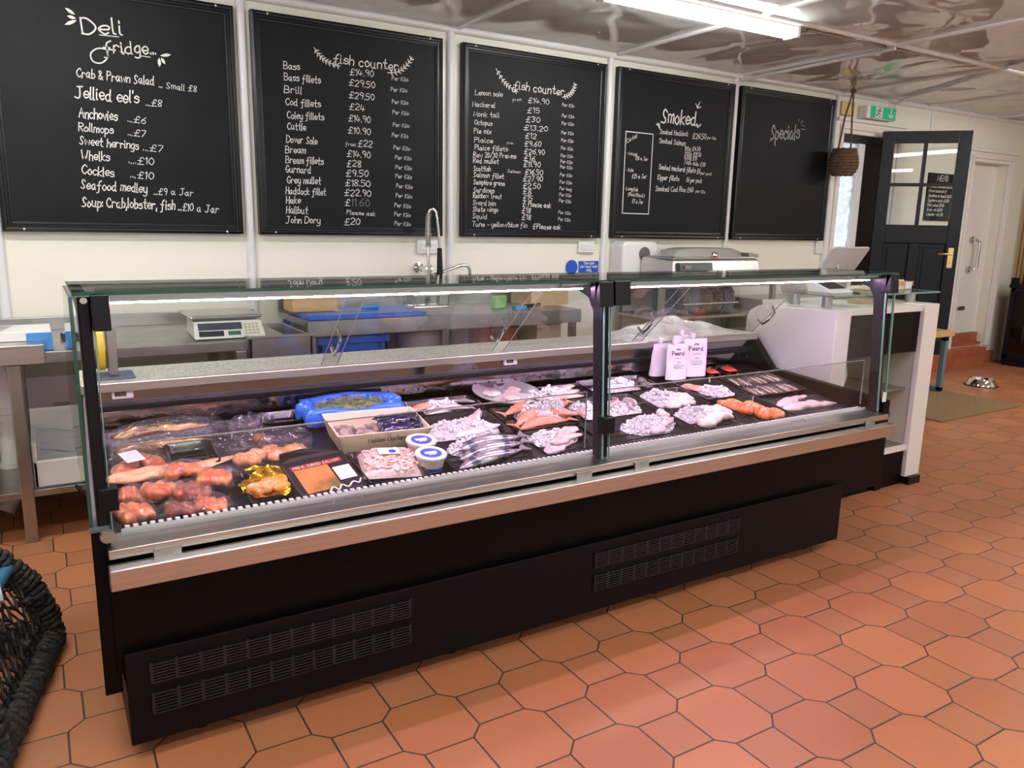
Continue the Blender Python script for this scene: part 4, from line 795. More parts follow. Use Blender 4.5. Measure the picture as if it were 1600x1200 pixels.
lp('liner_print', MB().add([(-.03, .055, .073), (.005, .06, .075), (.02, .075, .073), (-.02, .072, .071)], [(0, 1, 2, 3)]), mat('red_print', (.70, .03, .10), .4), t)
b = MB()
b.grid(9, 7, lambda u, v: ((u-.5)*.26, (v-.5)*.11, .044+.030*(1-(2*u-1)**2)*(1-(2*v-1)**2)))
for i in range(230):
    px, py = RN.uniform(-.135, .135), RN.uniform(-.055, .055); a = RN.uniform(0, 6.28); q = RN.uniform(.012, .024); z = .050+.030*(1-(px/.14)**2)*(1-(py/.06)**2)
    b.tube([(px, py, z), (px+q*math.cos(a), py+q*math.sin(a), z+RN.uniform(0, .008))], .0016, 5)
o = lp('samphire', b, M_samph, t); o.name = 'samphire'
# ---- left bay, middle row
pack('smoked_fish_pouch', 'clear pouch of two red kippers under a white paper label', .235, 2.625, -8, .175, .21, [(-.035, -.005, .19, .075, .03, 78, M_kipper, .5), (.035, .0, .20, .078, .032, 112, M_kipper, .5)], labels=[(-.02, -.02, .055, .08, 22)], seed=5, h=.008)
tray(.315, .468, 2.53, 2.72, 'empty ribbed black tray beside the red kippers', hh=.03)
fish_piece('smoked_fillet', 'long peach smoked fillet lying across the front of the empty ribbed tray', .325, 2.53, 8, .40, .095, .026, M_peach, h=.022, seed=3, taper=.62, bend=.07)
pack('smoked_fish_pouch', 'clear pouch of golden crumbed smoked fish beside the oyster box', .61, 2.56, -9, .32, .225, [(-.045, -.01, .125, .09, .034, 35, M_crumb, .25), (.03, .02, .115, .085, .034, 100, M_crumb, .3), (.105, .03, .095, .08, .03, -15, M_crumb, .4)], seed=6, crk=.006, h=.01)
# ---- left bay, front row: hot smoked salmon pouches
for i, (x, y, rz, w, d, m, h, lab) in enumerate((
    (.185, 2.325, 15, .12, .125, M_smoke, 0, 'salmon pouch in the front left corner beside the frame post'),
    (.195, 2.43, -12, .10, .09, M_smoke, .0, 'salmon pouch behind the corner one, under the long peach fillet'),
    (.305, 2.30, 8, .11, .085, M_smoked, 0, 'small dark salmon pouch at the front, lower middle of the pile'),
    (.385, 2.30, -10, .115, .105, M_smoke, 0, 'salmon pouch at the right end of the pile, against the white comb'),
    (.265, 2.40, 24, .12, .105, M_smoke, .022, 'bright orange salmon pouch tilted on the left of the pile'),
    (.345, 2.365, -16, .13, .11, M_smoked, .02, 'dark red salmon pouch in the middle of the pile'),
    (.415, 2.40, -20, .125, .11, M_smoke, .036, 'orange salmon pouch on the right shoulder of the pile'),
    (.335, 2.445, 6, .14, .085, M_smoke, .050, 'pink salmon pouch lying on top of the pile'))):
    pack('salmon_pouch', lab, x, y, rz, w, d, [(0, 0, w*.84, d*.80, .028, 0, m, .15)], h=h, group='hot smoked salmon pouches in the front left corner', seed=20+i)
# gold foil bag of fish in a black tray
tray(.485, .635, 2.23, 2.455, 'black tray under the gold foil bag of smoked fish')
t = on_deck('gold_foil_bag', 'gold foil backed bag of orange smoked fish in the front row', 'packaged fish', .56, 2.355, -25, .012)
def gf(u, v):
    px, py = (u-.5)*.14, (v-.5)*.17; z = .012+.010*math.sin(u*8)*math.sin(v*6)+.004*wob(px*2, py*2, 4)
    return (px+.012*math.sin(v*11), py+.012*math.sin(u*9), max(z, .003)+.025*max(0, v-.75)*4*(1-abs(2*u-1)))
lp('foil', MB().grid(26, 26, gf), M_gold, t, smooth='all')
lp('fish_piece', fillet(.12, .075, .03, 4, .3).xf(Matrix.Translation((.0, -.025, .010)) @ Matrix.Rotation(R(60), 4, 'Z')), M_crumb, t, smooth='all')
lp('fish_piece', fillet(.10, .06, .028, 7, .3).xf(Matrix.Translation((.042, .0, .010)) @ Matrix.Rotation(R(100), 4, 'Z')), mat('amber_smoked_fish', (.70, .25, .03), .3, coat=.6, noise=(30, (.85, .48, .10), .4, .7), bump=(60, .5, .004)), t, smooth='all')
# boxed cured salmon
t = thing('cured_salmon_box', 'black printed box of cured salmon slices beside the gold foil bag', 'packaged fish', loc(.742, 2.36, .004), (TH+R(12), 0, R(7)))
bx = lp('carton', MB().box(-.108, .108, -.098, .098, .0, .020), mat('matt_black_card', (.012, .010, .014), .4), t, bevel=.003)
lp('lid_flap', MB().hexa([(-.108, .094, .02), (.108, .094, .02), (.108, .10, .02), (-.108, .10, .02), (-.108, .105, .05), (-.02, .118, .042), (-.02, .124, .042), (-.108, .111, .05)]), mat('matt_black_card', (.012, .010, .014), .4), t)
lp('salmon_window', MB().box(-.085, .03, -.075, .045, .02, .0212), mat('window_salmon', (.80, .24, .08), .2, coat=.5, noise=(7, (.16, .15, .04), .40, .62)), t)
lp('title_band', MB().box(-.09, .085, .045, .068, .02, .0214), mat('maroon_band', (.26, .03, .035), .4), t)
b = MB(); TB = lambda x, z: (x, z, .0219); write(b, 'PRIME CURED SALMON', -.082, .051, .078, .051, .011, TB, .0016, slant=0); lp('title_lettering', b, mat('cream_print', (.80, .72, .55), .5), t, smooth='flat')
lp('price_label', MB().box(.038, .096, -.045, .022, .02, .0216), M_label, t)
b = MB(); ribbon(b, smoothline([(-.02, -.09), (.0, -.07), (.012, -.088), (.03, -.068), (.045, -.085), (.07, -.066), (.085, -.078), (.10, -.06)], 4), .005, TB); lp('signature_print', b, M_label, t, smooth='flat')
# bag of shrimp meat in its tray
tray(.855, 1.07, 2.235, 2.485, 'black tray under the bag of pale shrimp meat')
t = on_deck('shrimp_bag', 'clear bag of pale pink shrimp meat with a blue and white label', 'packaged shrimp', .972, 2.372, -12, .010)
def sb(u, v, o=0):
    px, py = (u-.5)*.19, (v-.5)*.185; q = max(0, 1-abs(2*u-1)**3)**.5*max(0, 1-abs(2*v-1)**3)**.5
    return (px, py, .001+.034*q+.004*wob(px*2.5, py*2.5, 8)*q+o)
lp('shrimp_meat', MB().grid(26, 26, sb), M_cream_f, t, smooth='all')
b = MB()
for i in range(170):
    u, v = RN.uniform(.08, .92), RN.uniform(.08, .92); p = sb(u, v); a = RN.uniform(0, 6.28); q = RN.uniform(.009, .015)
    b.tube([(p[0]+q*math.cos(a+k*.8), p[1]+q*math.sin(a+k*.8), p[2]+.001+.002*(k % 2)) for k in range(5)], .0035, 6, rs=[.002, .004, .0042, .0035, .0015])
stuff(lp('shrimp_curls', b, mat('shrimp_pink', (.86, .50, .40), .35, coat=.3, noise=(30, (.88, .74, .66), .42, .6)), t, smooth='all'))
lp('film', MB().grid(30, 30, lambda u, v: (lambda p: (p[0]*1.1, p[1]*1.1, p[2]+.003+RN.uniform(0, .002)))(sb(u, v))), M_film, t, smooth='all')
lp('label', MB().grid(8, 5, lambda u, v: ((u-.5)*.07, .02+(v-.5)*.05, .0475)), M_label, t)
lp('label_mark', MB().lathe([(0, .0482), (.013, .0482)], (.012, .015, 0), 16), M_bluesign, t)
# wooden box of oysters and mussels
t = on_deck('oyster_box', 'pale wooden oyster box with flared sides and dark lettering on its front', 'box', 1.015, 2.60, -3)
w0, w1, d0, d1, hb, th_ = .148, .172, .088, .108, .078, .007
def wall(p0, p1, q0, q1, ox, oy): return MB().hexa([(p0[0], p0[1], .001), (p1[0], p1[1], .001), (p1[0]+ox, p1[1]+oy, .001), (p0[0]+ox, p0[1]+oy, .001), (q0[0], q0[1], hb), (q1[0], q1[1], hb), (q1[0]+ox, q1[1]+oy, hb), (q0[0]+ox, q0[1]+oy, hb)])
fp_ = lp('side_board', wall((-w0, -d0), (w0, -d0), (-w1, -d1), (w1, -d1), 0, th_), M_wood, t); lp('side_board', wall((-w0, d0-th_), (w0, d0-th_), (-w1, d1-th_), (w1, d1-th_), 0, th_), M_wood, t)
lp('side_board', wall((-w0, -d0), (-w0, d0), (-w1, -d1), (-w1, d1), th_, 0), M_wood, t); lp('side_board', wall((w0-th_, -d0), (w0-th_, d0), (w1-th_, -d1), (w1-th_, d1), th_, 0), M_wood, t)
lp('bottom_board', MB().box(-w0, w0, -d0, d0, .001, .008), M_wood, t)
b = MB(); sl = (d1-d0)/hb; FB = lambda x, z: (x, -d0-sl*z-.0008, z)
write(b, 'Maldon Oysters', -.060, .040, .082, .040, .018, FB, .003, slant=0); write(b, 'M', .005, .061, .019, .061, .012, FB, .0016); lp('box_lettering', b, mat('box_ink', (.10, .09, .09), .6), t, smooth='flat')
obox = t
def shell_thing(name, lab, x, y, h, s, m, cat, rz, grp):
    t = on_deck(name, lab, cat, x, y, rz, h, grp)
    lp('upper_shell', MB().grid(13, 9, lambda u, v: (s*(u-.5)*2*(1-.18*math.sin(v*7)), s*.72*(v-.5)*2*max(.05, 1-abs(2*u-1)**2.4)**.5, .001+s*.42*max(0, 1-(2*u-1)**2)**.5*max(0, 1-(2*v-1)**2)**.5+s*.05*math.sin(u*22)*math.sin(v*19))), m, t, smooth='all')
    return t
for i in range(7):
    shell_thing('oyster', 'rough pale oyster in the left half of the wooden box', .905+.052*(i % 3)+RN.uniform(-.006, .006), 2.55+.042*(i//3), .028+.012*(i % 2)+.010, .040, M_oyst, 'oyster', RN.uniform(0, 180), 'oysters in the wooden box')
for i in range(20):
    shell_thing('mussel', 'dark blue mussel heaped in the right half of the wooden box', 1.045+.033*(i % 4)+RN.uniform(-.008, .008), 2.555+.034*(i//4 % 3)+RN.uniform(-.008, .008), .040+.014*(i//8)+RN.uniform(0, .016), .034, M_mussel, 'mussel', RN.uniform(0, 180), 'mussels in the wooden box')
# two tubs
for x, y, lab in ((1.118, 2.435, 'round white-lidded seafood tub with a blue lid print, the one farther back'), (1.103, 2.325, 'round white-lidded seafood tub with a blue lid print, the one in front')):
    t = on_deck('seafood_tub', lab, 'tub', x, y, 0, .004)
    lp('tub_body', MB().lathe([(0, .001), (.043, .001), (.049, .045), (0, .045)], n=28), mat('tub_contents', (.74, .55, .48), .35, noise=(50, (.85, .72, .66), .4, .65)), t, smooth=True)
    lp('blue_band', MB().lathe([(.0437, .003), (.0455, .016), (.0452, .016), (.0434, .003)], n=28), M_bluesign, t, smooth=True)
    ld = lp('lid', MB().lathe([(0, .0455), (.053, .0455), (.055, .049), (.055, .056), (.052, .058), (.047, .0565), (0, .0565)], n=32), M_white, t, smooth=True)
    obj('lid_print', MB().lathe([(0, .0572), (.037, .0572)], n=28), mat('blue_print', (.05, .10, .42), .4), ld, local=True)
    b = MB().box(-.022, .022, -.006, .010, .0573, .0578).box(-.014, .014, -.016, -.010, .0573, .0578); obj('lid_label', b, M_label, ld, local=True)
# mackerel tray
tray(1.155, 1.525, 2.226, 2.455, 'black tray of silver mackerel on ice at the front')
ice('heap of crushed ice behind the silver mackerel', 1.31, 2.41, .085, .05, .042, 150)
for i, (x, y, rz, h, L, lab) in enumerate(((1.335, 2.305, 14, .006, .31, 'silver mackerel nearest the glass'), (1.36, 2.345, 12, .016, .31, 'silver mackerel in the middle of the three'), (1.375, 2.39, 9, .024, .29, 'silver mackerel farthest back, half under ice'))):
    whole_fish('mackerel', lab, x, y, rz, L*1.08, .064, .042, M_silver, h, 'mackerel in the front tray')
# front tray of pink fillets by the post
tray(1.53, 1.80, 2.226, 2.455, 'black tray of pink fillets and ice, left of the middle post')
ice('crushed ice under the pink fillets left of the middle post', 1.655, 2.39, .10, .055, .036, 140)
for i, (x, y, rz, L, h, m, lab) in enumerate(((1.645, 2.325, 22, .19, .006, M_grey_f, 'grey pink fillet at the front of the tray by the middle post'), (1.70, 2.36, 16, .18, .018, M_pink, 'pink fillet lying over the grey one by the middle post'), (1.735, 2.40, 28, .14, .024, M_pink, 'short pink fillet at the rear right of the tray by the post'))): fish_piece('fish_fillet', lab, x, y, rz, L, .065, .022, m, h, i)
# second row trays
tray(1.185, 1.53, 2.46, 2.705, 'black tray of white fillets on ice, behind the silver mackerel')
ice('wide bed of crushed ice with a pointed fillet, behind the mackerel', 1.345, 2.56, .14, .085, .042, 240)
fish_piece('fish_fillet', 'pale pointed fillet tip standing up out of the ice', 1.43, 2.61, 48, .16, .075, .02, M_pink, .034, 2, .8, tilt=-14)
fish_piece('fish_fillet', 'white fillet across the front of the ice behind the mackerel', 1.40, 2.525, 14, .24, .065, .022, M_white_f, .02, 5)
fish_piece('fish_fillet', 'small white fillet at the left edge of the ice beside the oyster box', 1.265, 2.525, -20, .12, .05, .018, M_white_f, .014, 6)
tray(1.54, 1.868, 2.465, 2.705, 'black tray of red fish on ice in the second row')
ice('tall heap of crushed ice over the red fish', 1.735, 2.60, .10, .07, .115, 420, h=.006)
for i, (x, y, rz, L, h, lab) in enumerate(((1.70, 2.515, 6, .28, .008, 'red fish lying along the front edge of its tray'), (1.645, 2.555, 28, .22, .022, 'red fish pointing out to the left of the ice'), (1.79, 2.56, -14, .21, .022, 'red fish on the right of the ice heap'), (1.65, 2.625, 12, .20, .03, 'red fish at the rear left of the ice heap'), (1.825, 2.62, 20, .18, .03, 'red fish at the rear right of the ice heap'))):
    whole_fish('red_fish', lab, x, y, rz+180*(i % 2), L, .058, .042, M_red, h, 'red fish in the second row')
# third row
tray(1.22, 1.545, 2.71, 2.87, 'black tray of small fish and ice near the back, right of the blue crate')
ice('ice on the small fish right of the blue crate', 1.375, 2.80, .075, .045, .036, 130)
for i, (x, y, rz, h, m, lab) in enumerate(((1.35, 2.745, 8, .008, M_silver, 'small silver fish at the front of the back tray'), (1.41, 2.755, -6, .014, M_grey_f, 'small grey pink fish at the front of the back tray'), (1.30, 2.80, 20, .012, M_red, 'small reddish fish left of the ice in the back tray'), (1.47, 2.82, -14, .014, M_dfish, 'small dark fish right of the ice in the back tray'))):
    whole_fish('small_fish', lab, x, y, rz, .17, .042, .028, m, h, 'small fish in the back tray')
t = on_deck('divided_platter', 'round silver platter with dividers, holding dressed seafood', 'platter', 1.705, 2.83, 0, .012)
lp('platter_dish', MB().lathe([(0, .002), (.105, .002), (.135, .026), (.150, .028), (.150, .031), (.134, .030), (.103, .006), (0, .006)], n=40), mat('satin_platter', (.74, .72, .73), .38, .6), t, smooth=True)
b = MB()
for k in range(3): a = R(90+120*k); b.hexa([(.004*math.sin(a), -.004*math.cos(a), .005), (.115*math.cos(a)+.004*math.sin(a), .115*math.sin(a)-.004*math.cos(a), .005), (.115*math.cos(a)-.004*math.sin(a), .115*math.sin(a)+.004*math.cos(a), .005), (-.004*math.sin(a), .004*math.cos(a), .005), (0, -.001, .026), (.125*math.cos(a), .125*math.sin(a)-.001, .026), (.125*math.cos(a), .125*math.sin(a)+.001, .026), (0, .001, .026)])
lp('divider', b, mat('satin_platter', (.74, .72, .73), .38, .6), t)
for i in range(3):
    a = R(30+120*i); fish_piece('seafood_portion', ('pink seafood portion in the right of the divided platter', 'pale seafood portion at the back of the divided platter', 'pink seafood portion in the left of the divided platter')[(0, 1, 2)[i]] if i < 2 else 'pink seafood portion in the front of the divided platter', 1.705+.062*math.cos(a), 2.83+.062*math.sin(a), 30+120*i, .085, .06, .016, (M_pink, M_white_f, M_pink)[i], .020, i, .2)
tray(1.885, 2.105, 2.705, 2.87, 'black tray of pink fillets at the back, behind the middle post')
ice('small heap of ice on the pink fillets behind the middle post', 1.95, 2.80, .055, .045, .03, 90)
for i in range(3): fish_piece('fish_fillet', ('pink fillet at the front of the tray behind the post', 'pink fillet in the middle of the tray behind the post', 'pink fillet at the rear of the tray behind the post')[i], 2.0+.01*i, 2.75+.04*i, 10+6*i, .16, .05, .02, M_pink, .008+.006*i, i+3)
# ---- right bay
tray(1.875, 2.278, 2.47, 2.70, 'black tray of ice and grey prawns, just right of the middle post')
ice('crushed ice at the left of the prawn tray', 1.945, 2.58, .06, .07, .045, 130)
ice('ice under the grey prawns right of the middle post', 2.11, 2.57, .11, .08, .026, 170)
for i in range(5):
    x, y, rz = 2.06+.035*i, 2.56+.022*(i % 3), 20+17*i
    t = on_deck('prawn', 'grey raw prawn with long whiskers lying on ice right of the post', 'prawn', x, y, rz, .026, 'grey prawns on ice')
    lp('body', MB().tube([(-.045, .01, .008), (-.03, .002, .010), (-.01, -.004, .012), (.01, -.004, .012), (.03, .004, .010), (.042, .016, .006)], .009, 8, rs=[.004, .009, .010, .009, .007, .003]), M_grey_f, t, smooth=True)
    b = MB()
    for k in range(3): b.tube([(-.045, .01, .01), (-.075, .02+.012*k, .03), (-.10, .015+.022*k, .042)], .0008, 4)
    lp('whiskers', b, M_grey_f, t)
tray(1.815, 2.28, 2.226, 2.465, 'black tray of squid on ice in the front row, right of the middle post')
ice('crushed ice under the squid in the front row', 2.12, 2.375, .115, .065, .046, 200)
fish_piece('squid', 'grey squid body lying on the ice in the front row', 2.17, 2.335, 18, .20, .07, .03, M_grey_f, .014, 1, .7)
fish_piece('squid', 'second grey squid body beside the front one', 2.215, 2.36, 30, .15, .055, .026, M_grey_f, .024, 4, .7)
fish_piece('squid', 'curled pink squid piece at the rear of the front ice heap', 2.225, 2.41, 70, .07, .045, .03, M_pink, .03, 7, .2)
tray(2.287, 2.612, 2.226, 2.465, 'black tray of thick white fillets on ice in the front row')
ice('crushed ice behind the thick white fillets', 2.405, 2.40, .10, .055, .05, 190)
for i, (x, y, rz, L, h) in enumerate(((2.43, 2.325, 12, .16, .008), (2.505, 2.345, -4, .15, .016), (2.53, 2.39, -22, .15, .022))): fish_piece('fish_fillet', ('thick white fillet at the front left of its tray', 'thick white fillet between the other two thick ones', 'thick white fillet at the right end of its tray')[i], x, y, rz, L, .075, .038, M_white_f, h, i, .35)
tray(2.62, 2.888, 2.226, 2.51, 'black tray of three orange salmon fillets')
for i, (x, y, rz, L, h, lab) in enumerate(((2.70, 2.455, 8, .17, .004, 'orange salmon fillet at the rear left of its tray'), (2.745, 2.385, 0, .18, .012, 'orange salmon fillet in the middle of its tray'), (2.80, 2.31, 6, .18, .008, 'orange salmon fillet at the front right of its tray'))):
    fish_piece('salmon_fillet', lab, x, y, rz, L, .115, .05, M_salmon, h, i*2, .55, bend=.03, group='salmon fillets')
tray(2.287, 2.588, 2.47, 2.70, 'black tray of pale pink fillets, second row right bay')
ice('crushed ice left of the pale pink fillets in the second row', 2.385, 2.61, .08, .07, .05, 180)
fish_piece('fish_fillet', 'large pale pink fillet in front of its ice, second row right bay', 2.455, 2.54, 8, .20, .085, .034, M_white_f, .010, 2, .3)
fish_piece('fish_fillet', 'pale pink fillet sloping to the right of its ice, second row right bay', 2.50, 2.605, -24, .16, .085, .034, M_pink, .012, 5, .4)
tray(2.595, 2.882, 2.515, 2.775, 'black tray of one red edged fillet beside the white pouches')
ice('crushed ice along the red edged fillet', 2.755, 2.62, .08, .05, .032, 130, -30)
fish_piece('fish_fillet', 'red edged fillet half covered with ice', 2.70, 2.665, -38, .20, .07, .026, mat('red_edged_fillet', (.80, .30, .26), .3, coat=.5, noise=(16, (.86, .60, .56), .4, .7)), .008, 3)
tray(2.892, 3.275, 2.485, 2.75, 'black tray of sealed anchovy packs')
for i in range(6):
    c, r_ = i % 3, i//3
    its = [(-.035+.0175*k, 0, .10, .014, .008, 90, (M_mackb, M_pink, M_silver, M_cream_f, M_mackb)[(k+i) % 5], .4) for k in range(5)]
    pack('anchovy_pack', '%s clear pack of small fillets in the %s of the sealed packs' % (('left', 'middle', 'right')[c], ('front row', 'rear row')[r_]), 2.965+.11*c+.012*r_, 2.56+.112*r_, -14+5*c, .112, .118, its, h=.012+.008*r_, group='sealed packs of small fillets', seed=40+i, lift=.002, crk=.002)
t = on_deck('monkfish_bag', 'pale pink monkfish tails on clear film at the right front corner', 'packaged fish', 3.095, 2.375, -6)
lp('film', MB().grid(24, 20, lambda u, v: ((u-.5)*.40, (v-.5)*.19, .004+.005*(.6+wob(u*.5, v*.5, 3)))), M_film, t, smooth='all')
lp('fish_piece', fillet(.38, .07, .036, 2, .5).xf(Matrix.Translation((.01, -.035, .006)) @ Matrix.Rotation(R(4), 4, 'Z')), mat('pale_monkfish', (.86, .62, .64), .28, coat=.5), t, smooth='all')
lp('fish_piece', fillet(.30, .065, .036, 6, .55).xf(Matrix.Translation((-.04, .03, .010)) @ Matrix.Rotation(R(20), 4, 'Z')), MATS['pale_monkfish'], t, smooth='all')
tray(2.115, 2.51, 2.71, 2.90, 'black tray of ice and octopus in front of the sauce pouches')
ice('pink lit crushed ice at the back of the right bay', 2.29, 2.795, .115, .06, .046, 210)
b = MB()
for k in range(6): a = k*1.05; b.tube([(0, 0, .016), (.025*math.cos(a), .025*math.sin(a), .02), (.055*math.cos(a+.4), .055*math.sin(a+.4), .012), (.07*math.cos(a+.9), .06*math.sin(a+.9), .014)], .01, 7, rs=[.013, .010, .007, .003])
b.ball((0, 0, .025), .026, .022, .018); o = obj('octopus', b, M_dfish, None, org=(0, 0, 0), smooth=True); o.location = loc(2.415, 2.775, .018); o.rotation_mode = 'ZYX'; o.rotation_euler = (TH, 0, 0); tag(o, 'small dark octopus at the right end of the rear ice', 'octopus')
# white sauce pouches with caps
def sauce(x, y, rz, s, label, print_=True, lean=0):
    t = thing('sauce_pouch', label, 'sauce pouch', (x, y, dz(y)+BASE+.003+(.018 if y < 2.9 else 0)), (R(lean), 0, R(rz)), 'white sauce pouches')
    w, hh = .066*s, .185*s
    def pf(sg):
        return lambda u, v: ((u-.5)*2*w*(1-.10*v*v+.05*v), sg*(.026*s*max(0, 1-v)**.6*(max(0, 1-abs(2*u-1)**2.5))**.5+.0006+.002*math.sin(u*9+v*7)*(.2 < v < .9)), hh*v)
    b = MB().grid(14, 16, pf(-1)).grid(14, 16, pf(1)); lp('pouch_body', b, M_pouch, t, smooth='all')
    for cx in (-.020*s,):
        lp('spout_cap', MB().lathe([(0, hh-.004), (.010*s, hh-.004), (.010*s, hh+.004), (.015*s, hh+.005), (.015*s, hh+.026), (.012*s, hh+.028), (0, hh+.028)], (cx, 0, 0), 16), M_white, t, smooth=True)
    if print_:
        TP = lambda x_, z_: (x_, -.026*s*max(0, 1-z_/hh)**.6*(max(0, 1-abs(x_/w)**2.5))**.5-.0036, z_)
        b = MB(); write(b, 'Peard', -.040*s, .128*s, .036*s, .128*s, .020*s, TP, .0032*s, slant=0)
        write(b, 'AIOLI', -.012*s, .088*s, .014*s, .088*s, .007*s, TP, .0012*s, slant=0)
        for z_, l in ((.077, .030), (.068, .034), (.060, .026), (.112, .022)): ribbon(b, [(-l*s, z_*s), (-l*s*.2, z_*s), (l*s*.1, z_*s), (l*s, z_*s)], .002*s, TP)
        ribbon(b, smoothline([(-.012*s, .155*s), (-.002*s, .162*s), (.006*s, .155*s), (.012*s, .160*s)], 3), .004*s, TP)
        lp('pouch_print', b, M_ink, t, smooth='flat')
    return t
sauce(2.665, 2.80, -6, .94, 'white sauce pouch at the front left of the four, black printing on it')
sauce(2.80, 2.815, -14, 1.02, 'white sauce pouch at the right front of the four, tallest with black printing')
sauce(2.615, 2.875, 0, .88, 'white sauce pouch mostly hidden at the left rear of the four', False, 8)
sauce(2.775, 2.872, -4, 1.04, 'white sauce pouch tucked behind the right front one', False)
for x, lab in ((2.955, 'left'), (3.085, 'right')):
    tray(x-.055, x+.06, 2.80, 2.905, 'small black pack tray of red fillet at the back, %s of the pair' % lab)
    fish_piece('salmon_fillet', 'red orange fillet in the small %s hand back tray' % lab, x+.002, 2.85, 0, .09, .075, .02, mat('red_orange_fillet', (.74, .10, .05), .3, coat=.5), .006, 2, .1)

# ================================================================== THINGS ON AND AROUND THE COUNTER
# yellow-reeled tape dispenser on the worktop
t = thing('bag_sealer', 'steel bag neck sealer with a yellow tape reel and blue base on the worktop', 'tape dispenser', (.20, 3.02, .8745))
obj('sealer_base', MB().box(.12, .275, 2.95, 3.09, .8748, .882), mat('blue_grey_plate', (.10, .15, .27), .4, .3), t, bevel=.003)
obj('upright', MB().box(.195, .225, 2.985, 3.06, .882, 1.055), M_alu, t, bevel=.004)
obj('tape_reel', MB().lathe([(.018, -.010), (.075, -.010), (.075, .010), (.018, .010), (.018, -.010)], (.175, 3.02, .975), 28, 'x'), M_yellow, t, smooth=True)
# heap of white carrier bags on the worktop
t = thing('carrier_bags', 'crumpled heap of white carrier bags on the right of the worktop', 'bags', (2.85, 3.05, .8745))
b = MB().grid(60, 26, lambda u, v: (2.44+u*.76+.012*math.sin(v*12+u*5), 2.925+v*.26+.012*math.sin(u*23), .876+max(0, (1-abs(2*v-1)**2.5))*max(0, (1-abs(2*u-1.05)**2.2))*(.065+.022*math.sin(u*15)+.02*math.sin(u*31+v*9)+.012*math.sin(u*53+v*17))))
obj('crumpled_bag', b, mat('white_polythene', (.76, .75, .74), .3, bump=(30, .8, .015)), t, smooth='all')
t = thing('newspaper', 'folded printed paper at the front of the worktop, left of the carrier bags', 'paper', (2.62, 2.935, .8745))
obj('folded_sheet', MB().box(2.44, 2.72, 2.912, 2.95, .8748, .882), M_label, t)
# ---- steel prep table on the left
t = thing('prep_table', 'stainless steel prep table with a lower shelf on the left', 'table', (.2, 4.25, 0))
obj('table_top', MB().box(-1.3, 1.08, 3.87, 4.66, .80, .85), M_steeld, t, bevel=.004)
obj('upstand', MB().box(-1.3, 1.08, 4.64, 4.672, .85, .915), M_steeld, t, bevel=.003)
for x in (-1.25, -.105, .83):
    for y in (3.89, 4.6): obj('leg', MB().box(x-.025, x+.025, y-.025, y+.025, 0, .80), M_steeld, t, bevel=.004)
obj('lower_shelf', MB().box(-1.3, 1.06, 3.88, 4.62, .205, .235), M_steeld, t, bevel=.003)
b = MB().box(.86, 1.17, 3.83, 3.85, .66, .865).box(.86, .875, 3.83, 4.36, .66, .865).box(1.155, 1.17, 3.83, 4.36, .66, .865).box(.86, 1.17, 4.345, 4.36, .66, .865).box(.86, 1.17, 3.83, 4.36, .65, .665).box(.85, 1.18, 3.82, 3.85, .86, .872)
obj('sink_bowl', b, M_steeld, t, bevel=.002)
for x in (.90, 1.13): obj('leg', MB().box(x-.015, x+.015, 3.86, 3.89, 0, .65), M_steeld, t)
tag(obj('brace_rod', MB().cyl((.08, 3.86, .24), (.26, 3.72, .005), .007), M_blackp, org=(.2, 3.8, 0)), 'thin black rod leaning against the lower shelf of the prep table', 'rod')
t = thing('polystyrene_box', 'open white fish box lined with clear film on the lower shelf', 'box', (.25, 4.05, .236))
b = MB(); x0, x1, y0, y1 = -.075, .75, 3.90, 4.30
for a in ((x0, x1, y0, y0+.02, .236, .36), (x0, x1, y1-.02, y1, .236, .52), (x0, x0+.02, y0, y1, .236, .44), (x1-.02, x1, y0, y1, .236, .46)): b.box(*a)
b.box(x0, x1, y0, y1, .236, .25); obj('box_shell', b, M_white, t, bevel=.006)
obj('box_film', MB().grid(22, 12, lambda u, v: (x0+.03+u*(x1-x0-.06), y0+.03+v*(y1-y0-.06), .37+.05*v+.012*math.sin(u*21+v*8)+.01*math.sin(v*17+u*5))), M_film, t, smooth='all')
t = thing('steel_drawer_tray', 'steel drain tray at the left end of the prep table top', 'tray', (-.2, 3.86, .78))
b = MB().box(-1.1, .012, 3.80, 3.868, .81, .885); b.box(-1.1, .012, 3.80, 3.99, .878, .892); obj('tray_front', b, M_steel, t, bevel=.003)
t = thing('glove_box', 'blue and white printed box lying on the left of the prep table', 'box', (-.15, 4.05, .892))
obj('box_body', MB().box(-.45, .045, 3.92, 4.18, .893, .935), M_white, t, bevel=.004)
obj('blue_end', MB().box(-.05, .047, 3.915, 4.182, .851, .928), mat('sky_blue_card', (.06, .26, .62), .4), t, bevel=.003)
b = MB()
for i in range(5): b.grid(6, 3, lambda u, v: (-.42+u*.28+i*.01, 3.95+.04*i+v*.022+.012*math.sin(u*5+i), .9362))
obj('box_print', b, M_inkg, t)
tag(obj('black_gloves', MB().grid(18, 8, lambda u, v: (.085+u*.13, 4.22+(v-.5)*.09*(1-.3*u), .852+.03*max(0, 1-(2*v-1)**2)**.5*(1+.35*math.sin(u*14+v*6)))), M_net, org=(.15, 4.22, .85), smooth='all'), 'crumpled black glove on the prep table behind the counter frame', 'glove')
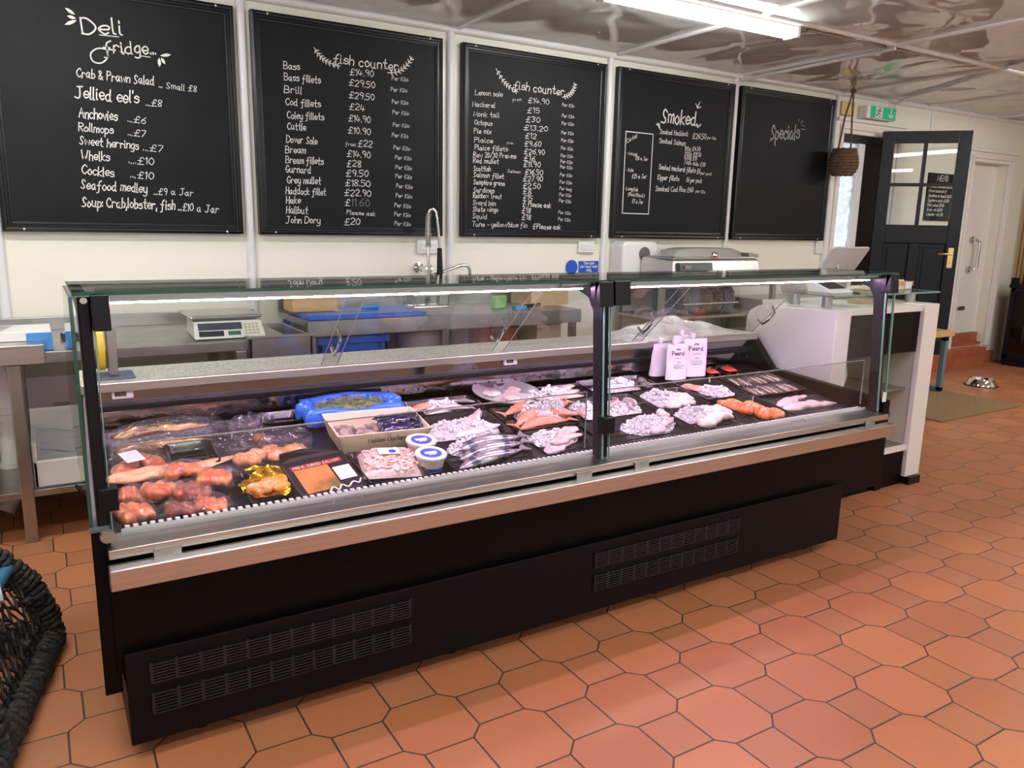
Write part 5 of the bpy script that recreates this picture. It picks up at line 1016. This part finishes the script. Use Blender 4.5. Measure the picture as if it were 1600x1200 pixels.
# scale
t = thing('counter_scale', 'white electronic weighing scale with a keypad on the prep table', 'scale', (.79, 4.1, .85))
obj('scale_body', MB().hexa([(.63, 3.93, .855), (.97, 3.93, .855), (.95, 4.26, .855), (.65, 4.26, .855), (.64, 3.99, .935), (.96, 3.99, .935), (.95, 4.26, .94), (.65, 4.26, .94)]), mat('off_white_plastic', (.66, .66, .63), .4), t, bevel=.008)
obj('weighing_plate', MB().box(.625, .965, 3.985, 4.33, .945, .962), M_steel, t, bevel=.008)
obj('plate_support', MB().box(.70, .90, 4.05, 4.25, .935, .947), M_alu, t)
def sf(x, k): return (x, 3.931+.06*k-.0012, .855+.08*k)
def sface(x0, x1, k0, k1): return MB().add([sf(x0, k0), sf(x1, k0), sf(x1, k1), sf(x0, k1)], [(0, 1, 2, 3)])
obj('display_strip', sface(.655, .86, .5, .9), mat('scale_display', (.035, .04, .06), .2), t); obj('dark_panel', sface(.655, .77, .15, .46), M_blackp, t)
obj('green_display', sface(.79, .85, .18, .42), mat('green_lcd', (.03, .12, .07), .25), t)
b = MB(); 
for i in range(4):
    for j in range(4): b.add([tuple(Vector(sf(.868+.019*i+o, .2+.17*j+k))+Vector((0, -.001, 0))) for o, k in ((0, 0), (.015, 0), (.015, .12), (0, .12))], [(0, 1, 2, 3)])
obj('keypad', b, mat('keypad_keys', (.45, .40, .24), .5), t)
# ---- sink table
t = thing('sink_table', 'stainless steel sink table along the back wall behind the counter', 'table', (2.1, 4.4, 0))
obj('table_top', MB().box(1.22, 3.02, 4.08, 4.66, .865, .90), M_steeld, t, bevel=.003); obj('front_apron', MB().box(1.22, 3.02, 4.075, 4.095, .815, .90), M_steeld, t, bevel=.003)
obj('upstand', MB().box(1.22, 3.02, 4.645, 4.674, .90, 1.0), M_steeld, t, bevel=.003)
for x in (1.25, 2.05, 2.98):
    for y in (4.12, 4.6): obj('leg', MB().box(x-.02, x+.02, y-.02, y+.02, 0, .865), M_steeld, t)
obj('lower_shelf', MB().box(1.23, 3.0, 4.1, 4.62, .44, .46), M_steeld, t)
tag(obj('cutting_board', MB().box(1.24, 1.93, 4.11, 4.50, .901, .926), M_blue, org=(1.55, 4.3, .9), bevel=.004), 'blue cutting board on the sink table', 'cutting board')
t = thing('wooden_board', 'wooden chopping block standing on the left of the blue cutting board', 'cutting board', (1.33, 4.38, .926))
obj('block', MB().box(1.20, 1.46, 4.28, 4.46, .927, 1.05), M_wood2, t, bevel=.006)
t = thing('filleting_knife', 'blue handled knife lying on the blue cutting board', 'knife', (1.62, 4.3, .927))
obj('handle', MB().tube([(1.60, 4.30, .94), (1.72, 4.33, .942)], .014, 8, rs=[.010, .016]), mat('light_blue_handle', (.03, .25, .55), .4), t, smooth=True); obj('blade', MB().hexa([(1.43, 4.26, .928), (1.60, 4.288, .928), (1.60, 4.312, .928), (1.45, 4.29, .928), (1.43, 4.26, .930), (1.60, 4.288, .930), (1.60, 4.312, .930), (1.45, 4.29, .930)]), M_steel, t)
t = thing('wire_rack', 'chrome wire rack on the sink table below the tap', 'rack', (2.11, 4.5, .90)); b = MB()
for z in (.91, .985): b.tube([(2.0, 4.44, z), (2.24, 4.44, z), (2.24, 4.58, z), (2.0, 4.58, z)], .008, 8, closed=True)
for x in (2.0, 2.08, 2.16, 2.24):
    for y in (4.44, 4.58): b.cyl((x, y, .901), (x, y, .99), .006, 8)
obj('wire_frame', b, M_chrome, t, smooth=True)
t = thing('spray_tap', 'tall chrome pre-rinse spray tap with a coiled spring and swan spout', 'tap', (2.16, 4.5, 1.0))
obj('wall_flange', MB().lathe([(0, 0), (.035, 0), (.035, .02), (.015, .03), (.015, .17), (0, .17)], (2.142, WY-.001, 1.142), 20, 'y').xf(Matrix.Identity(4)), M_chrome, t, smooth=True)
b = MB().lathe([(0, 0), (.035, 0), (.035, -.02), (.016, -.03), (.016, -.2), (0, -.2)], (2.142, WY-.001, 1.142), 20, 'y'); obj('inlet_pipe', MB().cyl((2.142, WY-.01, 1.142), (2.142, 4.5, 1.142), .014).cyl((2.10, 4.5, 1.142), (2.15, 4.5, 1.142), .018), M_chrome, t, smooth=True)
bx_, by_ = 2.125, 4.5
obj('riser', MB().cyl((bx_, by_, .90), (bx_, by_, 1.40), .011, 12).cyl((bx_, by_, 1.07), (bx_, by_, 1.17), .02, 12), M_chrome, t, smooth=True)
cv_ = [(bx_, by_, 1.30), (bx_, by_, 1.42), (bx_+.002, by_, 1.47), (bx_+.012, by_, 1.505), (bx_+.03, by_-.01, 1.515), (bx_+.045, by_-.02, 1.495), (bx_+.055, by_-.02, 1.44), (bx_+.065, by_-.02, 1.36), (bx_+.07, by_-.02, 1.27)]
obj('spray_hose', MB().tube(cv_, .009, 10), M_chrome, t, smooth=True)
b = MB(); hp_ = []
for i in range(260):
    z = 1.28+.21*i/260; a = i*2*math.pi/13; hp_.append((bx_+.018*math.cos(a)+(.006*max(0, (z-1.45)/.04)), by_+.018*math.sin(a), z))
obj('coil_spring', b.tube(hp_, .003, 5), M_chrome, t, smooth=True)
obj('spray_handle', MB().tube([(bx_+.07, by_-.02, 1.275), (bx_+.072, by_-.022, 1.12), (bx_+.062, by_-.03, 1.09)], .017, 10, rs=[.015, .02, .016]), M_blackp, t, smooth=True)
obj('swan_spout', MB().tube([(bx_+.02, by_, 1.10), (bx_+.16, by_-.01, 1.145), (bx_+.23, by_-.015, 1.165), (bx_+.265, by_-.018, 1.165), (bx_+.285, by_-.02, 1.145), (bx_+.29, by_-.02, 1.10)], .011, 10), M_chrome, t, smooth=True)
t = thing('scouring_pad', 'green scouring pad standing on the draining side of the sink', 'sponge', (2.52, 4.3, .90)); obj('pad', MB().box(-.06, .06, -.02, .02, 0, .08).xf(Matrix.Translation((2.53, 4.3, .902)) @ Matrix.Rotation(R(25), 4, 'Z')), M_green, t, bevel=.008)
t = thing('scrub_brush', 'dark scrubbing brush with a blue head beside the green pad', 'brush', (2.66, 4.25, .90)); obj('brush_head', MB().box(2.58, 2.66, 4.17, 4.23, .901, .925), mat('light_blue_handle', (.03, .25, .55), .4), t, bevel=.006); obj('brush_handle', MB().tube([(2.66, 4.2, .918), (2.80, 4.24, .922)], .012, 8), M_blackp, t, smooth=True)
# under the sink table
t = thing('storage_crate', 'blue plastic crate on the shelf under the sink table', 'crate', (1.45, 4.3, .46))
b = MB()
for x0, x1, y0, y1 in ((1.30, 1.34, 4.14, 4.16), (1.66, 1.70, 4.14, 4.16), (1.30, 1.70, 4.16, 4.17), (1.30, 1.32, 4.14, 4.54), (1.68, 1.70, 4.14, 4.54), (1.30, 1.70, 4.52, 4.54)): b.box(x0, x1, y0, y1, .461, .79)
b.box(1.29, 1.71, 4.13, 4.155, .76, .80); obj('crate_shell', b, M_blue, t, bevel=.003)
for x, lab in ((2.42, 'left'), (2.60, 'right')):
    t = thing('brown_tub', 'reddish brown tub under the sink table, the %s one of two' % lab, 'tub', (x, 4.34, .461))
    obj('tub_body', MB().lathe([(0, .462), (.07, .462), (.082, .79), (.085, .80), (.078, .80), (.068, .48), (0, .475)], (x, 4.34, 0), 24), M_terr, t, smooth=True)
    obj('tub_rim', MB().lathe([(.083, .785), (.088, .785), (.088, .803), (.083, .803)], (x, 4.34, 0), 24), M_blackp, t, smooth=True)
t = thing('grey_bucket', 'clear grey storage tub in the middle of the shelf under the sink table', 'tub', (1.95, 4.3, .461)); obj('tub_body', MB().lathe([(0, .462), (.13, .462), (.15, .80), (.156, .805), (.14, .80), (.12, .48), (0, .475)], (1.98, 4.32, 0), 24), mat('translucent_grey', (.42, .41, .43), .3), t, smooth=True); obj('lid', MB().lathe([(0, .806), (.158, .806), (.158, .822), (0, .83)], (1.98, 4.32, 0), 24), M_white, t, smooth=True)
t = thing('carton', 'cream carton on the shelf at the right end under the sink table', 'box', (2.85, 4.3, .461)); obj('carton_body', MB().box(2.76, 2.95, 4.2, 4.45, .461, .80), mat('cream_card', (.62, .52, .38), .6), t, bevel=.004); obj('carton_flap', MB().box(2.75, 2.96, 4.19, 4.46, .80, .812), mat('cream_card', (.62, .52, .38), .6), t)
# ---- rack with the vacuum packer
t = thing('equipment_rack', 'steel two shelf rack under the vacuum packing machine', 'rack', (4.3, 4.4, 0))
for z in (1.03, .80, .3): obj('rack_shelf', MB().box(3.74, 4.92, 4.12, 4.62, z-.02, z), M_steeld, t, bevel=.003)
for x in (3.76, 4.90):
    for y in (4.14, 4.60): obj('leg', MB().box(x-.018, x+.018, y-.018, y+.018, 0, 1.01), M_steeld, t)
t = thing('vacuum_packer', 'steel vacuum packing machine with a smoked domed lid', 'packing machine', (4.3, 4.4, 1.03))
obj('machine_body', MB().hexa([(3.86, 4.14, 1.032), (4.78, 4.14, 1.032), (4.78, 4.51, 1.032), (3.86, 4.51, 1.032), (3.88, 4.18, 1.205), (4.76, 4.18, 1.205), (4.76, 4.51, 1.22), (3.88, 4.51, 1.22)]), M_steel, t, bevel=.01)
cp = obj('control_panel', MB().hexa([(3.92, 4.137, 1.13), (4.24, 4.137, 1.13), (4.24, 4.16, 1.13), (3.92, 4.16, 1.13), (3.92, 4.150, 1.185), (4.24, 4.150, 1.185), (4.24, 4.175, 1.185), (3.92, 4.175, 1.185)]), mat('dark_green_panel', (.015, .03, .03), .3), t)
obj('panel_display', MB().box(3.96, 4.02, 4.134, 4.138, 1.145, 1.165), M_inkg, cp)
b = MB().grid(16, 10, lambda u, v: (3.97+u*.70, 4.22+v*.27, 1.222+.068*max(0, 1-abs(2*u-1)**5)**.5*max(0, 1-abs(2*v-1)**5)**.5)); obj('domed_lid', b, mat('smoked_plastic_lid', (.36, .35, .33), .15, coat=.5), t, smooth='all')
obj('lid_frame', MB().box(3.90, 4.74, 4.19, 4.51, 1.206, 1.224), M_alu, t, bevel=.006); obj('lid_latch', MB().ball((4.30, 4.19, 1.235), .03, .025, .025), M_chrome, t, smooth=True); obj('hinge_block', MB().box(4.70, 4.80, 4.22, 4.40, 1.215, 1.25), M_alu, t, bevel=.004)
t = thing('blue_black_bucket', 'dark bucket on the middle shelf under the vacuum packer', 'bucket', (3.86, 4.25, .80)); obj('bucket_body', MB().lathe([(0, .802), (.085, .802), (.10, .99), (.094, .99), (.08, .82), (0, .815)], (3.88, 4.24, 0), 22), mat('dark_blue_plastic', (.02, .03, .06), .35), t, smooth=True); obj('bucket_handle', MB().tube([(3.79, 4.24, .97), (3.82, 4.14, .90), (3.88, 4.12, .88), (3.94, 4.14, .90), (3.97, 4.24, .97)], .004, 6), M_steel, t)
for i in range(5):
    t = thing('stacked_packs', 'upright bundle of clear bags on the shelf, %s from the dark bucket' % ('first', 'second', 'third', 'fourth', 'fifth')[i], 'bags', (4.05+.115*i, 4.25, .80), group='bundles of clear bags under the vacuum packer')
    x = 4.06+.115*i; obj('bundle', MB().grid(12, 14, lambda u, v: (x-.052+u*.104+.006*math.sin(v*21+i), 4.20+.02*math.sin(u*15+i)+.03*abs(2*u-1)+.05*abs(2*v-1)**3, .802+v*(.19+.012*math.sin(i*2)))).grid(4, 4, lambda u, v: (x-.05+u*.1, 4.26+v*.08, .985)).box(x-.048, x+.048, 4.26, 4.36, .802, .98), mat('bundled_bags_%d' % (i % 3), ((.26, .16, .12), (.36, .33, .36), (.40, .32, .22))[i % 3], .25, noise=(22, (.62, .58, .58), .45, .7, (1, 1, 4)), coat=.4), t, smooth=True)
    obj('bundle_tie', MB().box(x-.053, x+.053, 4.175, 4.37, .88, .888), M_trimw, t)
t = thing('card_crate', 'small cardboard crate of blue packs at the end of the sink table', 'box', (2.9, 4.5, .90))
b = MB().box(2.70, 2.72, 4.34, 4.60, .901, 1.0).box(2.98, 3.0, 4.34, 4.60, .901, 1.0).box(2.72, 2.98, 4.34, 4.36, .901, 1.0).box(2.72, 2.98, 4.58, 4.60, .901, 1.0).box(2.72, 2.98, 4.36, 4.58, .901, .92); b.xf(Matrix.Translation((.1, 0, 0))); obj('crate_shell', b, M_card, t)
for i in range(3): tag(obj('blue_pack', MB().box(2.83+.075*i, 2.895+.075*i, 4.38, 4.56, .922, 1.02), mat('sky_blue_card', (.06, .26, .62), .4), org=(2.86+.075*i, 4.47, .922), bevel=.006), 'blue packet standing in the small cardboard crate', 'packet', 'blue packets in the cardboard crate')
# lower cupboards seen behind the right bay
t = thing('base_cupboard', 'cream cupboard unit against the back wall under the Specials board', 'cupboard', (5.4, 4.45, 0))
obj('carcass', MB().box(4.96, 6.05, 4.25, 4.68, 0, .88), mat('greyed_cream', (.50, .48, .44), .4), t, bevel=.003)
for x in (4.98, 5.52): obj('cupboard_door', MB().box(x, x+.51, 4.232, 4.25, .06, .84), M_gloss, t, bevel=.004)
# ---- till counter at the right end
YT = 2.48
t = thing('till_counter', 'white and black till counter at the right end of the fish counter', 'counter', (3.9, 2.8, 0))
W_ = MATS['white_gloss_paint']
obj('side_panel', MB().prism([(YT, .06), (YT, 1.035), (2.98, 1.015), (3.045, .98), (3.06, .93), (3.06, .06)], 'x', 3.425, 3.545), W_, t, bevel=.004)
obj('side_panel', MB().box(4.19, 4.325, YT, YT+.62, .045, 1.04), W_, t, bevel=.004)
obj('panel_foot', MB().box(4.20, 4.31, YT-.02, YT+.55, 0, .045), M_blackp, t)
obj('top_slab', MB().box(3.545, 4.19, YT+.02, 3.06, 1.0, 1.035), W_, t, bevel=.003)
obj('front_panel', MB().box(3.545, 4.19, YT+.025, YT+.05, .775, 1.0), M_black, t, bevel=.002)
obj('display_glass', MB().box(3.545, 4.19, YT+.03, YT+.036, .24, .775), M_glass, t)
m_ds = mat('grey_shelf', (.20, .19, .18), .4)
obj('display_shelf', MB().box(3.545, 4.19, YT+.06, YT+.5, .55, .562), m_ds, t); obj('display_floor', MB().box(3.545, 4.19, YT+.035, YT+.5, .205, .235), m_ds, t)
obj('display_back', MB().box(3.545, 4.19, YT+.5, YT+.52, .2, 1.0), mat('grey_back_panel', (.14, .135, .13), .4), t)
obj('plinth', MB().box(3.545, 4.19, YT+.025, YT+.5, .0, .205), M_black, t); obj('plinth_trim', MB().box(3.545, 4.19, YT+.01, YT+.03, .205, .235), W_, t)
gt = obj('glass_shelf', MB().box(3.43, 4.36, YT+.03, 2.86, 1.098, 1.106), M_glass, t)
obj('shelf_edge', MB().box(3.43, 4.36, YT+.028, YT+.031, 1.0975, 1.1065), M_gedgel, gt); obj('shelf_edge', MB().box(4.359, 4.361, YT+.03, 2.86, 1.0975, 1.1065), M_gedgel, gt)
for x, y in ((3.50, 2.60), (4.23, 2.60), (3.50, 2.80), (4.23, 2.80)): obj('shelf_post', MB().cyl((x, y, 1.035), (x, y, 1.098), .026, 16), M_alu, t, smooth=True)
for i, (x, lab, m) in enumerate(((3.78, 'orange and blue snack packet in the till counter display, leftmost', 'orange_pack'), (3.915, 'orange and blue snack packet in the till counter display, middle', 'orange_pack'), (4.052, 'orange and blue snack packet in the till counter display, right', 'orange_pack'))):
    q = thing('snack_packet', lab, 'packet', (x+.06, YT+.16, .236), group='snack packets in the till display')
    obj('packet_body', MB().grid(10, 10, lambda u, v: (x+u*.13, YT+.16-.028*max(0, 1-abs(2*u-1)**2)**.5*max(0, 1-abs(2*v-1)**2)**.5, .2365+v*.19)).grid(10, 10, lambda u, v: (x+u*.13, YT+.16+.028*max(0, 1-abs(2*u-1)**2)**.5*max(0, 1-abs(2*v-1)**2)**.5, .2365+v*.19)), mat('orange_pack', (.62, .28, .04), .3, noise=(9, (.72, .60, .42), .5, .6)), q, smooth='all')
    obj('packet_band', MB().box(x+.006, x+.124, YT+.126, YT+.130, .375, .41), mat('teal_band', (.02, .22, .32), .3), q)
tag(obj('paper_roll', MB().lathe([(.02, -.03), (.085, -.03), (.085, .03), (.02, .03), (.02, -.03)], (3.72, YT+.2, .648), 28, 'y'), M_white, org=(3.72, YT+.2, .563), smooth=True), 'white paper roll on the shelf inside the till counter', 'roll')
# till things
t = thing('card_terminal', 'white counter terminal with a dark screen on the glass shelf', 'terminal', (3.62, 2.70, 1.106))
obj('terminal_body', MB().hexa([(3.54, 2.60, 1.107), (3.72, 2.60, 1.107), (3.72, 2.76, 1.107), (3.54, 2.76, 1.107), (3.545, 2.615, 1.118), (3.715, 2.615, 1.118), (3.715, 2.75, 1.168), (3.545, 2.75, 1.168)]), M_white, t, bevel=.006)
obj('terminal_screen', MB().hexa([(3.56, 2.64, 1.1275), (3.70, 2.64, 1.1275), (3.70, 2.735, 1.162), (3.56, 2.735, 1.162), (3.56, 2.64, 1.1295), (3.70, 2.64, 1.1295), (3.70, 2.735, 1.1645), (3.56, 2.735, 1.1645)]), M_blackp, t)
tag(obj('white_cable', MB().tube([(3.70, 2.70, 1.112), (3.80, 2.66, 1.125), (3.95, 2.66, 1.145), (4.06, 2.64, 1.14), (4.09, 2.60, 1.125), (4.02, 2.58, 1.112), (3.90, 2.62, 1.112)], .0045, 8), M_white, org=(3.9, 2.65, 1.107), smooth=True), 'looped white cable lying on the glass shelf beside the terminal', 'cable')
t = thing('till_screen', 'pale grey tilted till screen seen from behind, in front of the daylight doorway', 'screen', (4.05, 2.96, 1.035))
obj('screen_back', MB().prism(rrect(-.17, .17, 0, .165, .014), 'y', 0, .016).xf(Matrix.Translation((4.10, 3.0, 1.195)) @ Matrix.Rotation(R(34), 4, 'X')), mat('silver_grey_shell', (.50, .48, .49), .4), t, bevel=.004)
obj('screen_stand', MB().hexa([(4.04, 2.94, 1.036), (4.16, 2.94, 1.036), (4.16, 3.04, 1.036), (4.04, 3.04, 1.036), (4.07, 2.975, 1.24), (4.13, 2.975, 1.24), (4.13, 3.0, 1.24), (4.07, 3.0, 1.24)]), M_alu, t, bevel=.004)
t = thing('till_display', 'grey tilted customer display at the left rear of the till counter', 'screen', (3.50, 2.92, 1.03))
obj('screen_shell', MB().box(-.10, .10, 0, .014, 0, .13).xf(Matrix.Translation((3.62, 2.88, 1.075)) @ Matrix.Rotation(R(-30), 4, 'X')), M_alu, t, bevel=.004); obj('screen_stand', MB().cyl((3.62, 2.93, 1.036), (3.62, 2.92, 1.12), .02), M_alu, t)
t = thing('punnet_basket', 'shallow wooden punnet with a price card on the glass shelf', 'basket', (4.22, 2.74, 1.106))
b = MB(); x0, x1, y0, y1, z0, z1 = 4.10, 4.345, 2.67, 2.82, 1.107, 1.150
for a in ((x0, x1, y0, y0+.004, z0+.003, z1), (x0, x1, y1-.004, y1, z0+.003, z1), (x0, x0+.004, y0, y1, z0+.003, z1), (x1-.004, x1, y0, y1, z0+.003, z1), (x0, x1, y0, y1, z0, z0+.003)): b.box(*a)
obj('punnet_sides', b, M_wood, t); obj('rim_strip', MB().box(x0-.003, x1+.003, y0-.004, y0, z1-.022, z1+.002).box(x0-.004, x0, y0-.003, y1+.003, z1-.022, z1+.002), M_wood2, t)
obj('price_card', MB().box(4.27, 4.33, y0-.006, y0-.0045, 1.112, 1.148), M_label, t)
for i in range(4): tag(obj('bread_stick', MB().tube([(4.12+.02*i, 2.70+.02*i, 1.142), (4.30, 2.70+.026*i, 1.152)], .009, 8), mat('pale_bread', (.72, .56, .34), .6), org=(4.2, 2.72, 1.13), smooth=True), 'pale bread stick lying in the wooden punnet', 'bread', 'bread sticks in the punnet')
tag(obj('wooden_tray', MB().box(3.98, 4.095, 2.68, 2.84, 1.107, 1.122), M_wood, org=(4.03, 2.76, 1.107), bevel=.003), 'small pale wooden tray left of the punnet on the glass shelf', 'tray')
tag(obj('card_box', MB().box(3.86, 3.97, 2.66, 2.74, 1.0355, 1.06), M_card, org=(3.9, 2.7, 1.0355), bevel=.003), 'small brown box under the glass shelf of the till counter', 'box')
# ---- right side of the shop floor
t = thing('bench', 'wood topped bench with teal metal legs beside the open door', 'bench', (6.6, 3.95, 0))
obj('bench_top', MB().box(6.05, 7.03, 3.86, 4.22, .525, .575), M_wood2, t, bevel=.006)
for x in (6.12, 6.965):
    b = MB().box(x-.022, x+.022, 3.885, 3.93, 0, .525).box(x-.022, x+.022, 4.15, 4.195, 0, .525).box(x-.022, x+.022, 3.885, 4.195, .02, .06).box(x-.022, x+.022, 3.885, 4.195, .48, .525)
    obj('leg_frame', b, M_tealp, t, bevel=.003)
obj('stretcher', MB().box(6.12, 6.965, 4.15, 4.18, .10, .14), M_tealp, t)
tag(obj('doormat', MB().prism(rrect(5.87, 7.08, 3.24, 3.98, .02, 3), 'z', .001, .014), M_mat, org=(6.5, 3.6, 0)), 'brown coir doormat on the tiles beside the bench', 'mat')
t = thing('dog_bowl', 'shiny steel dog bowl on the tiled floor', 'bowl', (7.72, 3.93, 0))
obj('bowl_shell', MB().lathe([(.0, .018), (.085, .02), (.098, .066), (.103, .068), (.106, .064), (.142, .004), (.142, .001), (.10, .001)], (7.72, 3.93, 0), 36), M_chrome, t, smooth=True)
obj('rubber_rim', MB().lathe([(.139, .0), (.147, .0), (.147, .006), (.141, .008)], (7.72, 3.93, 0), 36), M_blackp, t, smooth=True)
t = thing('display_cabinet', 'black glass fronted cabinet against the oak slatted wall', 'cabinet', (9.35, 4.2, 0)); x0, x1, y0, y1 = 9.20, 9.515, 3.80, 4.50
b = MB().box(x0, x1, y0, y1, 0, .08).box(x0, x1, y0, y0+.03, .08, .90).box(x0, x1, y1-.03, y1, .08, .90).box(x1-.02, x1, y0+.03, y1-.03, .08, .9).box(x0-.02, x1, y0-.02, y1+.02, .86, .90).box(x1-.05, x1, y0-.02, y1+.02, .90, .98).box(x0, x0+.03, y1-.06, y1+.02, .90, .97)
obj('carcass', b, M_navy, t, bevel=.003); obj('cabinet_shelf', MB().box(x0+.03, x1-.02, y0+.03, y1-.03, .42, .435), M_navy, t)
dr = obj('glass_door', MB().box(x0-.004, x0, y0+.04, y1-.04, .11, .84), M_glassd, t); obj('door_frame', MB().box(x0-.012, x0, y0, y0+.045, .08, .86).box(x0-.012, x0, y1-.045, y1, .08, .86).box(x0-.012, x0, y0, y1, .08, .12).box(x0-.012, x0, y0, y1, .82, .86), M_navy, dr)
for i in range(4):
    t = thing('food_can', 'white and green can on the bottom shelf of the black cabinet', 'can', (9.33, 4.26-.09*i, .08), group='cans in the black cabinet')
    obj('can_body', MB().lathe([(0, .081), (.038, .081), (.038, .20), (0, .20)], (9.33, 4.26-.09*i, 0), 18), M_white, t, smooth=True); obj('green_band', MB().lathe([(.0386, .085), (.0386, .125)], (9.33, 4.26-.09*i, 0), 18), M_green, t, smooth=True)
t = thing('food_jar', 'jar with a yellow band on the upper shelf of the black cabinet', 'jar', (9.33, 4.12, .435)); obj('jar_body', MB().lathe([(0, .436), (.04, .436), (.04, .54), (.03, .56), (0, .56)], (9.33, 4.12, 0), 18), M_card, t, smooth=True); obj('yellow_band', MB().lathe([(.0407, .45), (.0407, .50)], (9.33, 4.12, 0), 18), M_yellow, t, smooth=True)
t = thing('framed_notice', 'white framed notice standing on the black cabinet', 'notice', (9.42, 4.3, .90)); 
obj('notice_frame', MB().box(9.405, 9.42, 4.05, 4.44, .985, 1.21).xf(Matrix.Translation((0, 0, -.08))), mat('pale_frame', (.62, .60, .56), .4), t, bevel=.003); obj('notice_sheet', MB().box(9.402, 9.406, 4.07, 4.42, .925, 1.11), M_label, t)
b = MB(); TN = lambda x, z: (9.4012, 4.41-x, z)
for i, w in enumerate((.26, .16, 0, .24, .28, .2, .26, .22)):
    if w: ribbon(b, [(.17-w/2-.02, 1.095-i*.021), (.17+w/2-.02, 1.095-i*.021)], .006, TN)
obj('notice_print', b, M_inkg, t, smooth='flat')
# ---- waste pipe and lobster pot at the left
t = thing('waste_pipe', 'white plastic waste pipe standing under the prep table at the left edge', 'pipe', (-.19, 4.33, 0))
obj('pipe_run', MB().tube([(-.168, 4.33, .78), (-.168, 4.33, .16), (-.172, 4.31, .10), (-.215, 4.28, .03)], .042, 16), M_white, t, smooth=True); obj('pipe_run', MB().tube([(-.9, 4.33, .52), (-.168, 4.33, .50)], .035, 14), M_white, t, smooth=True)
for z in (.16, .24, .48): obj('pipe_collar', MB().lathe([(.042, z-.018), (.052, z-.018), (.052, z+.018), (.042, z+.018)], (-.168, 4.33, 0), 18), M_white, t, smooth=True)
pot = thing('lobster_pot', 'black rope wrapped lobster pot with netting on the floor at the left', 'lobster pot', (-.055, 2.84, 0), (0, 0, R(-12.4)))
PX, PW, PY0, PY1, PH = -.335, .335, -1.25, 0.0, .41
RP = random.Random(5)
def wrapped(name, pts, r, n):
    b = MB(); full = []
    P = [Vector(p) for p in pts]; Ls = [(P[i+1]-P[i]).length for i in range(len(P)-1)]; T_ = sum(Ls)
    b.tube(P, r*.8, 10)
    def at(d):
        for i, l in enumerate(Ls):
            if d <= l or i == len(Ls)-1: return P[i]+(P[i+1]-P[i])*(d/l), (P[i+1]-P[i]).normalized()
            d -= l
    h = []
    for i in range(n*10):
        c, t_ = at(T_*i/(n*10-1)); x_ = t_.orthogonal().normalized(); y_ = t_.cross(x_); a = i*2*math.pi/10
        h.append(c+(r*(1+RP.uniform(-.12, .22)))*(math.cos(a)*x_+math.sin(a)*y_))
    b.tube(h, r*.34, 6); return obj(name, b, M_rope, pot, smooth='all', local=True)
def hoop(y, k=1.0, n=12): return [(PX+PW*k*math.cos(math.pi*i/n), y, .035+(PH-.035)*k*math.sin(math.pi*i/n)) for i in range(n+1)]
for x in (PX-PW, PX+PW): wrapped('base_rail', [(x, PY0, .04), (x, PY1, .04)], .034, 48)
for y in (PY0, PY1): wrapped('base_rail', [(PX-PW, y, .04), (PX+PW, y, .04)], .036, 40)
for y in (PY0, PY0*.5, PY1): wrapped('hoop', hoop(y), .032, 60)
for a in (.25, .5, .75):
    c, s_ = math.cos(math.pi*a), math.sin(math.pi*a); obj('blue_strut', MB().cyl((PX+PW*c, PY0, .035+(PH-.035)*s_), (PX+PW*c, PY1, .035+(PH-.035)*s_), .020, 12), M_bluepipe, pot, smooth=True, local=True)
b = MB()
def np_(u, v): a = math.pi*u; return (PX+PW*.985*math.cos(a), PY0+(PY1-PY0)*v, .03+(PH-.04)*math.sin(a)*(1-.06*math.sin(v*2*math.pi)**2))
NU, NV = 22, 36
for i in range(NU+1):
    b.tube([np_(min(1, max(0, (i+(.35 if j % 2 else -.35))/NU)), j/NV) for j in range(NV+1)], .0045, 5)
for j in range(0, NV+1): b.tube([np_(i/NU, (j+(.25 if i % 2 else -.25))/NV) for i in range(NU+1)], .0038, 5)
obj('netting', b, M_net, pot, local=True)
b = MB()
for e in (PY0, PY1):
    for i in range(1, 10): 
        x = PX-PW+2*PW*i/10; h_ = .035+(PH-.035)*max(0, 1-((x-PX)/PW)**2)**.5; b.tube([(x, e, .04), (x+.01*(-1)**i, e, h_)], .004, 5)
    for z in (.1, .16, .22, .28): w_ = PW*max(0, 1-((z-.035)/(PH-.035))**2)**.5; b.tube([(PX-w_, e, z), (PX+w_, e, z)], .004, 5)
obj('end_netting', b, M_net, pot, local=True)
b = MB()
for k in range(64):
    u, v = RP.uniform(.04, .6), RP.uniform(0, 1)
    if k < 45: v = RP.choice((0, .5, 1))+RP.uniform(-.03, .03)
    c = Vector(np_(u, min(1, max(0, v)))); q = RP.uniform(.010, .022)
    b.ball(c, q*RP.uniform(.8, 1.5), q*RP.uniform(.8, 1.4), q*RP.uniform(.7, 1.1), 8, 6)
fr = obj('frayed_rope_clumps', b, M_rope, pot, smooth='all', local=True)
dm = fr.modifiers.new('fray', 'SUBSURF'); dm.levels = 2; dm.render_levels = 2
tx = bpy.data.textures.new('fray_noise', 'CLOUDS'); tx.noise_scale = .010
dd = fr.modifiers.new('fray2', 'DISPLACE'); dd.texture = tx; dd.strength = .024
obj('green_twine', MB().tube([(-.19, -.42, .36), (-.14, -.50, .335), (-.10, -.58, .29), (-.08, -.66, .24)], .005, 6), mat('green_twine', (.02, .22, .14), .5), pot, smooth=True, local=True)
obj('cable_tie', MB().tube([(-.12, -.10, .36), (-.09, -.16, .335), (-.06, -.24, .29), (-.09, -.30, .31)], .007, 6), mat('silver_tie', (.6, .62, .64), .25, .6), pot, smooth=True, local=True)
